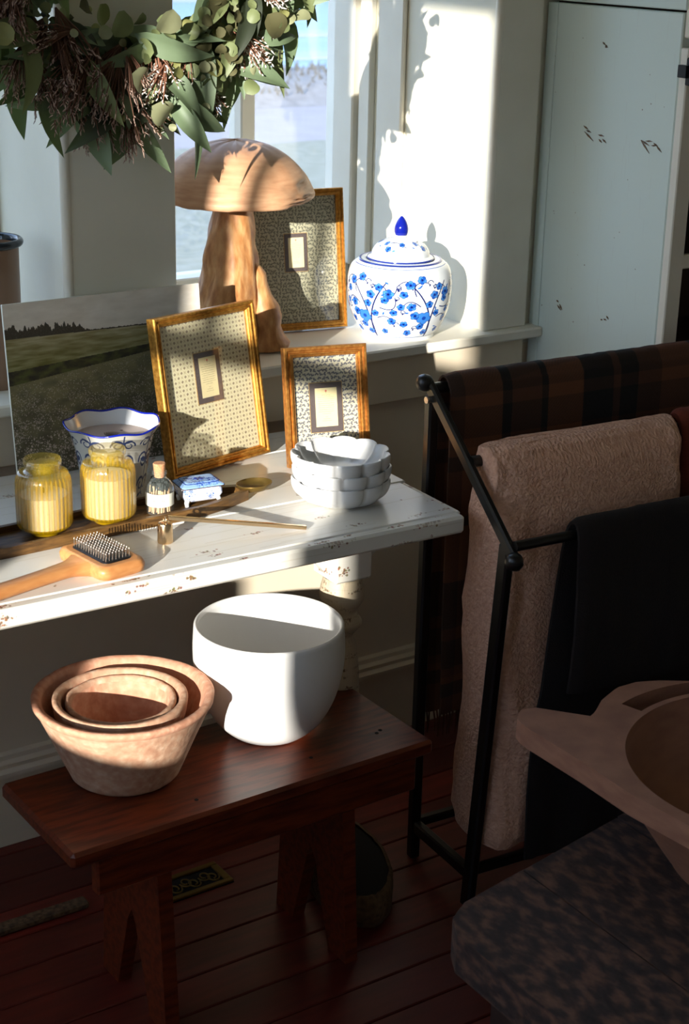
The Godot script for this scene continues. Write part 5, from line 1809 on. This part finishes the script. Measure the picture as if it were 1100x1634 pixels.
# thick cloth over a bar: path in (z, y) from the back hem over the bar to the front hem
func drape(path: Array, x0: float, x1: float, th: float, wave: float, sd: int, lean_left := 0.0) -> ArrayMesh:
	var f := FastNoiseLite.new()
	f.seed = sd
	f.frequency = 3.0
	var pts := []
	for i in path.size() - 1:
		var a: Vector2 = path[maxi(i - 1, 0)]
		var d: Vector2 = path[mini(i + 2, path.size() - 1)]
		for k in 6:
			pts.append((path[i] as Vector2).cubic_interpolate(path[i + 1], a, d, k / 6.0))
	pts.append(path[path.size() - 1])
	var ytop := -1.0
	for p in pts:
		ytop = maxf(ytop, p.y)
	var outer := []
	var inner := []
	var nx := 60
	for i in pts.size():
		var p: Vector2 = pts[i]
		var tg: Vector2 = (pts[mini(i + 1, pts.size() - 1)] - pts[maxi(i - 1, 0)]).normalized()
		var nm := Vector2(-tg.y, tg.x)
		var ro := PackedVector3Array()
		var ri := PackedVector3Array()
		for k in nx + 1:
			var u := float(k) / nx
			var fall := clampf((ytop - p.y) / 0.4, 0, 1)
			var x := lerpf(x0 + lean_left * fall, x1, u)
			var off := wave * fall * f.get_noise_2d(x * 3.0, p.y * 0.8 + i * 0.02) + 0.0015 * f.get_noise_2d(x * 14.0, p.y * 14.0)
			var e := minf(1.0, minf(u, 1.0 - u) * 30.0 + 0.35)
			var q := p + nm * off
			var a := q + nm * th * 0.5 * e
			var b := q - nm * th * 0.5 * e
			ro.append(Vector3(x, a.y, a.x))
			ri.append(Vector3(x, b.y, b.x))
		outer.append(ro)
		inner.append(ri)
	var m := MB.new()
	m.grid(outer, false, false)
	m.grid(inner, false, true)
	var le := []
	var re := []
	for i in pts.size():
		le.append(PackedVector3Array([outer[i][0], inner[i][0]]))
		re.append(PackedVector3Array([outer[i][nx], inner[i][nx]]))
	m.grid(le, false, true)
	m.grid(re, false, false)
	m.grid([outer[0], inner[0]], false, true)
	m.grid([outer[pts.size() - 1], inner[pts.size() - 1]], false, false)
	return m.done()

# bulky folded blanket hung over a bar: a soft closed body
func folded(x0: float, x1: float, zc: float, rowsdef: Array, sd: int, amp: float) -> ArrayMesh:
	var f := FastNoiseLite.new()
	f.seed = sd
	f.frequency = 7.0
	var rows := []
	var hx := (x1 - x0) / 2.0
	var cx := (x0 + x1) / 2.0
	for i in (rowsdef.size() - 1) * 8 + 1:
		var fi := i / 8.0
		var a: int = mini(int(fi), rowsdef.size() - 2)
		var t := fi - a
		var y: float = lerpf(rowsdef[a][0], rowsdef[a + 1][0], t)
		var za: float = lerpf(rowsdef[a][1], rowsdef[a + 1][1], t)
		var zb: float = lerpf(rowsdef[a][2], rowsdef[a + 1][2], t)
		var row := PackedVector3Array()
		var n := 120
		for k in n + 1:
			var an := TAU * (k % n) / n
			# super-ellipse plan
			var cs := cos(an)
			var sn := sin(an)
			var px := signf(cs) * pow(absf(cs), 0.22) * hx
			var pz := signf(sn) * pow(absf(sn), 0.55) * (zb - za) / 2.0
			var p := Vector3(cx + px, y, (za + zb) / 2.0 + pz)
			var nn := f.get_noise_3d(p.x * 1.6, p.y * 0.7, p.z * 1.6)
			p.z += amp * nn * (1.0 if absf(sn) > 0.2 else 0.4)
			p.x += amp * 0.5 * f.get_noise_3d(p.z * 2.0, p.y * 1.2, 4.0)
			p.y += amp * 0.25 * f.get_noise_3d(p.x * 2.0, 9.0, p.z * 2.0)
			row.append(p)
		rows.append(row)
	var m := MB.new()
	m.grid(rows, true, true)
	fill_rows(m, rows[0], Vector3.DOWN)
	fill_rows(m, rows[rows.size() - 1], Vector3.UP)
	return m.done()

func build_blankets() -> void:
	# plaid over the back bar
	var o := thing("plaid_blanket", "brown and black plaid wool blanket with fringe on the back bar", "blanket", RACK, rack_basis())
	part(o, "cloth", drape([Vector2(-0.022, 0.26), Vector2(-0.021, 0.55), Vector2(-0.018, 0.79), Vector2(-0.010, 0.832), Vector2(0.004, 0.8425), Vector2(0.018, 0.832), Vector2(0.025, 0.79), Vector2(0.027, 0.55), Vector2(0.028, 0.28)], 0.018, 0.735, 0.010, 0.012, 3), mats["plaid wool"])
	rng.seed = 5
	for s in [[-0.022, 0.262], [0.028, 0.282]]:
		var b := MB.new()
		var x := 0.022
		while x < 0.732:
			var w := rng.randf_range(-0.004, 0.004)
			b.tube([Vector3(x, s[1] + 0.004, s[0]), Vector3(x + w, s[1] - 0.022, s[0] + 0.002), Vector3(x + w * 1.5, s[1] - 0.045, s[0])], [0.0016, 0.0018, 0.0008], 4, false)
			x += 0.0065
		stuff(part(o, "fringe", b.done(), mats["plaid wool"]))
	# pink fleece, thick folded over the middle bar
	solo("fleece_blanket", "thick folded pale pink fleece blanket on the middle bar", "blanket", folded(0.012, 0.372, 0.118, [[0.118, 0.072, 0.208], [0.14, 0.058, 0.218], [0.40, 0.072, 0.206], [0.62, 0.078, 0.190], [0.70, 0.083, 0.178], [0.742, 0.088, 0.166], [0.760, 0.097, 0.150], [0.767, 0.110, 0.136]], 11, 0.015), mats["pink fleece"], RACK, rack_basis())
	solo("rust_blanket", "rust red wool blanket beside the pink fleece, cut off at right", "blanket", drape([Vector2(0.098, 0.22), Vector2(0.098, 0.5), Vector2(0.100, 0.70), Vector2(0.106, 0.750), Vector2(0.119, 0.765), Vector2(0.134, 0.750), Vector2(0.142, 0.70), Vector2(0.148, 0.5), Vector2(0.150, 0.20)], 0.384, 0.735, 0.020, 0.008, 6), mats["rust wool"], RACK, rack_basis())
	solo("dark_blanket", "near-black brown blanket hanging over the lowest front bar", "blanket", drape([Vector2(0.222, 0.10), Vector2(0.222, 0.35), Vector2(0.223, 0.60), Vector2(0.228, 0.655), Vector2(0.241, 0.670), Vector2(0.256, 0.655), Vector2(0.266, 0.60), Vector2(0.280, 0.50), Vector2(0.285, 0.415)], 0.100, 0.735, 0.014, 0.014, 9, -0.035), mats["dark wool"], RACK, rack_basis())

# ------------------------------------------------------------------ foreground right
func build_foreground() -> void:
	var o := thing("low_table", "low dark rustic table with mottled worn top in the right foreground", "table", Vector3(1.5, 0, -1.1))
	var poly := PackedVector2Array()
	var raw := [Vector2(-0.444, -0.202), Vector2(-0.428, -0.232), Vector2(-0.394, -0.252), Vector2(-0.14, -0.297), Vector2(0.36, -0.385), Vector2(0.42, -0.35), Vector2(0.50, 0.34), Vector2(0.46, 0.40), Vector2(-0.40, 0.42), Vector2(-0.445, 0.38)]
	for p in raw:
		poly.append(p)
	var b := MB.new()
	b.prism(poly, B - 0.055, B - 0.006)
	rot_up(b)
	part(o, "slab", b.done(), mats["mottled hide"])
	# worn planks of the top
	var xs := [-0.45, -0.285, -0.09, 0.10, 0.29, 0.51]
	for k in 5:
		var clip := Geometry2D.intersect_polygons(poly, PackedVector2Array([Vector2(xs[k] + 0.0015, -0.6), Vector2(xs[k + 1] - 0.0015, -0.6), Vector2(xs[k + 1] - 0.0015, 0.6), Vector2(xs[k] + 0.0015, 0.6)]))
		if clip.size() > 0:
			b = MB.new()
			b.prism(clip[0], B - 0.006, B - 0.001 * (k % 2))
			rot_up(b)
			part(o, "plank", b.done(), mats["mottled hide"])
	for q in [Vector2(-0.36, -0.17), Vector2(0.34, -0.29), Vector2(-0.36, 0.34), Vector2(0.42, 0.32)]:
		part(o, "leg", bbox(Vector3(q.x - 0.03, 0, q.y - 0.03), Vector3(q.x + 0.03, B - 0.055, q.y + 0.03), 0.006), mats["dark carved wood"])
	# carved dough bowl with ears and a slotted handle
	o = thing("dough_bowl", "carved wooden dough bowl with ears and slotted handle, right edge", "bowl", Vector3(1.498, 0.0012, -1.211))
	var outline := PackedVector2Array()
	for p in [[1.284, -1.161], [1.276, -1.251], [1.279, -1.343], [1.278, -1.462], [1.286, -1.486], [1.306, -1.498], [1.326, -1.492], [1.340, -1.462], [1.355, -1.428], [1.385, -1.440], [1.418, -1.463], [1.463, -1.481], [1.499, -1.480], [1.531, -1.466], [1.570, -1.440], [1.62, -1.420], [1.69, -1.470], [1.725, -1.46], [1.722, -1.34], [1.725, -1.21], [1.722, -1.08], [1.725, -0.97], [1.69, -0.95], [1.62, -1.0], [1.57, -0.975], [1.499, -0.945], [1.43, -0.975], [1.36, -1.0], [1.31, -0.955], [1.28, -0.965], [1.282, -1.08]]:
		outline.append(Vector2(p[0] - 1.498, p[1] + 1.211))
	var N := 160
	var R := PackedFloat32Array()
	for i in N:
		var t := TAU * i / N
		var d := Vector2(cos(t), sin(t))
		var best := 0.24
		var far := 0.0
		for k in outline.size():
			var hit = Geometry2D.segment_intersects_segment(Vector2.ZERO, d * 0.6, outline[k], outline[(k + 1) % outline.size()])
			if hit != null:
				far = maxf(far, (hit as Vector2).length())
		R.append(maxf(far if far > 0.0 else best, 0.206))
	var y1 := 0.500
	var y0 := 0.470
	b = MB.new()
	for i in N:
		var j := (i + 1) % N
		var ta := TAU * i / N
		var tb := TAU * (i + 1) / N
		var da := Vector3(cos(ta), 0, sin(ta))
		var db := Vector3(cos(tb), 0, sin(tb))
		var deg := fposmod(rad_to_deg(ta), 360.0)
		var slot := (deg > 254.0 and deg < 288.0) or (deg > 74.0 and deg < 108.0)
		var bands := [[0.198, 0.198, R[i], R[j]]]
		if slot:
			bands = [[0.198, 0.198, 0.207, 0.207], [0.238, 0.238, R[i], R[j]]]
		for q in bands:
			var ia: float = q[0]
			var ib: float = q[1]
			var oa: float = maxf(q[2], ia + 0.001)
			var ob: float = maxf(q[3], ib + 0.001)
			for e in [[y1, Vector3.UP], [y0, Vector3.DOWN]]:
				b.quad_flat(da * ia + Vector3(0, e[0], 0), db * ib + Vector3(0, e[0], 0), db * ob + Vector3(0, e[0], 0), da * oa + Vector3(0, e[0], 0), e[1])
			b.quad_flat(da * oa + Vector3(0, y0, 0), db * ob + Vector3(0, y0, 0), db * ob + Vector3(0, y1, 0), da * oa + Vector3(0, y1, 0), da)
			b.quad_flat(da * ia + Vector3(0, y0, 0), db * ib + Vector3(0, y0, 0), db * ib + Vector3(0, y1, 0), da * ia + Vector3(0, y1, 0), -da)
	part(o, "rim", b.done(), mats["carved wood"])
	part(o, "body", lathe(smooth_prof([Vector2(0.0, B), Vector2(0.115, B), Vector2(0.135, B + 0.012), Vector2(0.175, 0.42), Vector2(0.206, 0.470)], 5), 72), mats["carved wood"])
	part(o, "hollow", lathe(smooth_prof([Vector2(0.1985, 0.499), Vector2(0.188, 0.455), Vector2(0.155, 0.405), Vector2(0.10, 0.375), Vector2(0.0, 0.366)], 5), 72), mats["carved wood"])

func build_floor_things() -> void:
	# brass floor vent
	var o := thing("floor_vent", "brass scrollwork heating vent in the floor under the bench", "floor vent", Vector3(1.07, 0.0, -2.042), Basis(Vector3.UP, deg_to_rad(1.0)))
	var hx := 0.083
	var hz := 0.033
	part(o, "well", bbox(Vector3(-hx, 0.0002, -hz), Vector3(hx, 0.0012, hz), 0.0), mats["dark log"])
	for s in [[Vector3(-hx, 0.0012, hz - 0.010), Vector3(hx, 0.006, hz)], [Vector3(-hx, 0.0012, -hz), Vector3(hx, 0.006, -hz + 0.010)], [Vector3(-hx, 0.0012, -hz + 0.010), Vector3(-hx + 0.012, 0.006, hz - 0.010)], [Vector3(hx - 0.012, 0.0012, -hz + 0.010), Vector3(hx, 0.006, hz - 0.010)]]:
		part(o, "border", bbox(s[0], s[1], 0.0012), mats["old brass"])
	for k in 4:
		for s in [-1.0, 1.0]:
			var b := MB.new()
			var path := []
			for i in 20:
				var t := i / 19.0
				var a := t * 8.0
				path.append(Vector3(-0.052 + k * 0.035 + s * 0.006 + s * cos(a) * 0.011 * (1.0 - 0.6 * t), 0.0035, s * 0.004 + sin(a) * 0.014 * (1.0 - 0.6 * t)))
			b.tube(path, 0.0014, 6)
			part(o, "scroll", b.done(), mats["old brass"])
	# long oval log slab behind the bench leg
	o = thing("log_slab", "dark oval log slab with pale bark edge on the floor behind the bench", "log", Vector3(1.308, 0, -1.905), Basis(Vector3.UP, deg_to_rad(-18)).scaled_local(Vector3(0.50, 1.0, 1.0)))
	part(o, "wood", lathe([Vector2(0.0, 0.0), Vector2(0.118, 0.0), Vector2(0.118, 0.052), Vector2(0.0, 0.054)], 48), mats["dark log"])
	part(o, "bark", wobbly([Vector2(0.118, 0.0), Vector2(0.130, 0.004), Vector2(0.134, 0.030), Vector2(0.130, 0.054), Vector2(0.118, 0.056)], 64, 8, 0.006), mats["pale bark"])
	# pale strip lying along the floor at the left
	solo("floor_strip", "pale worn wooden strip lying on the floor at the left edge", "strip", bbox(Vector3(-0.3, 0.0, -0.012), Vector3(0.10, 0.012, 0.012), 0.003), mats["pale bark"], Vector3(0.82, 0, -2.078))
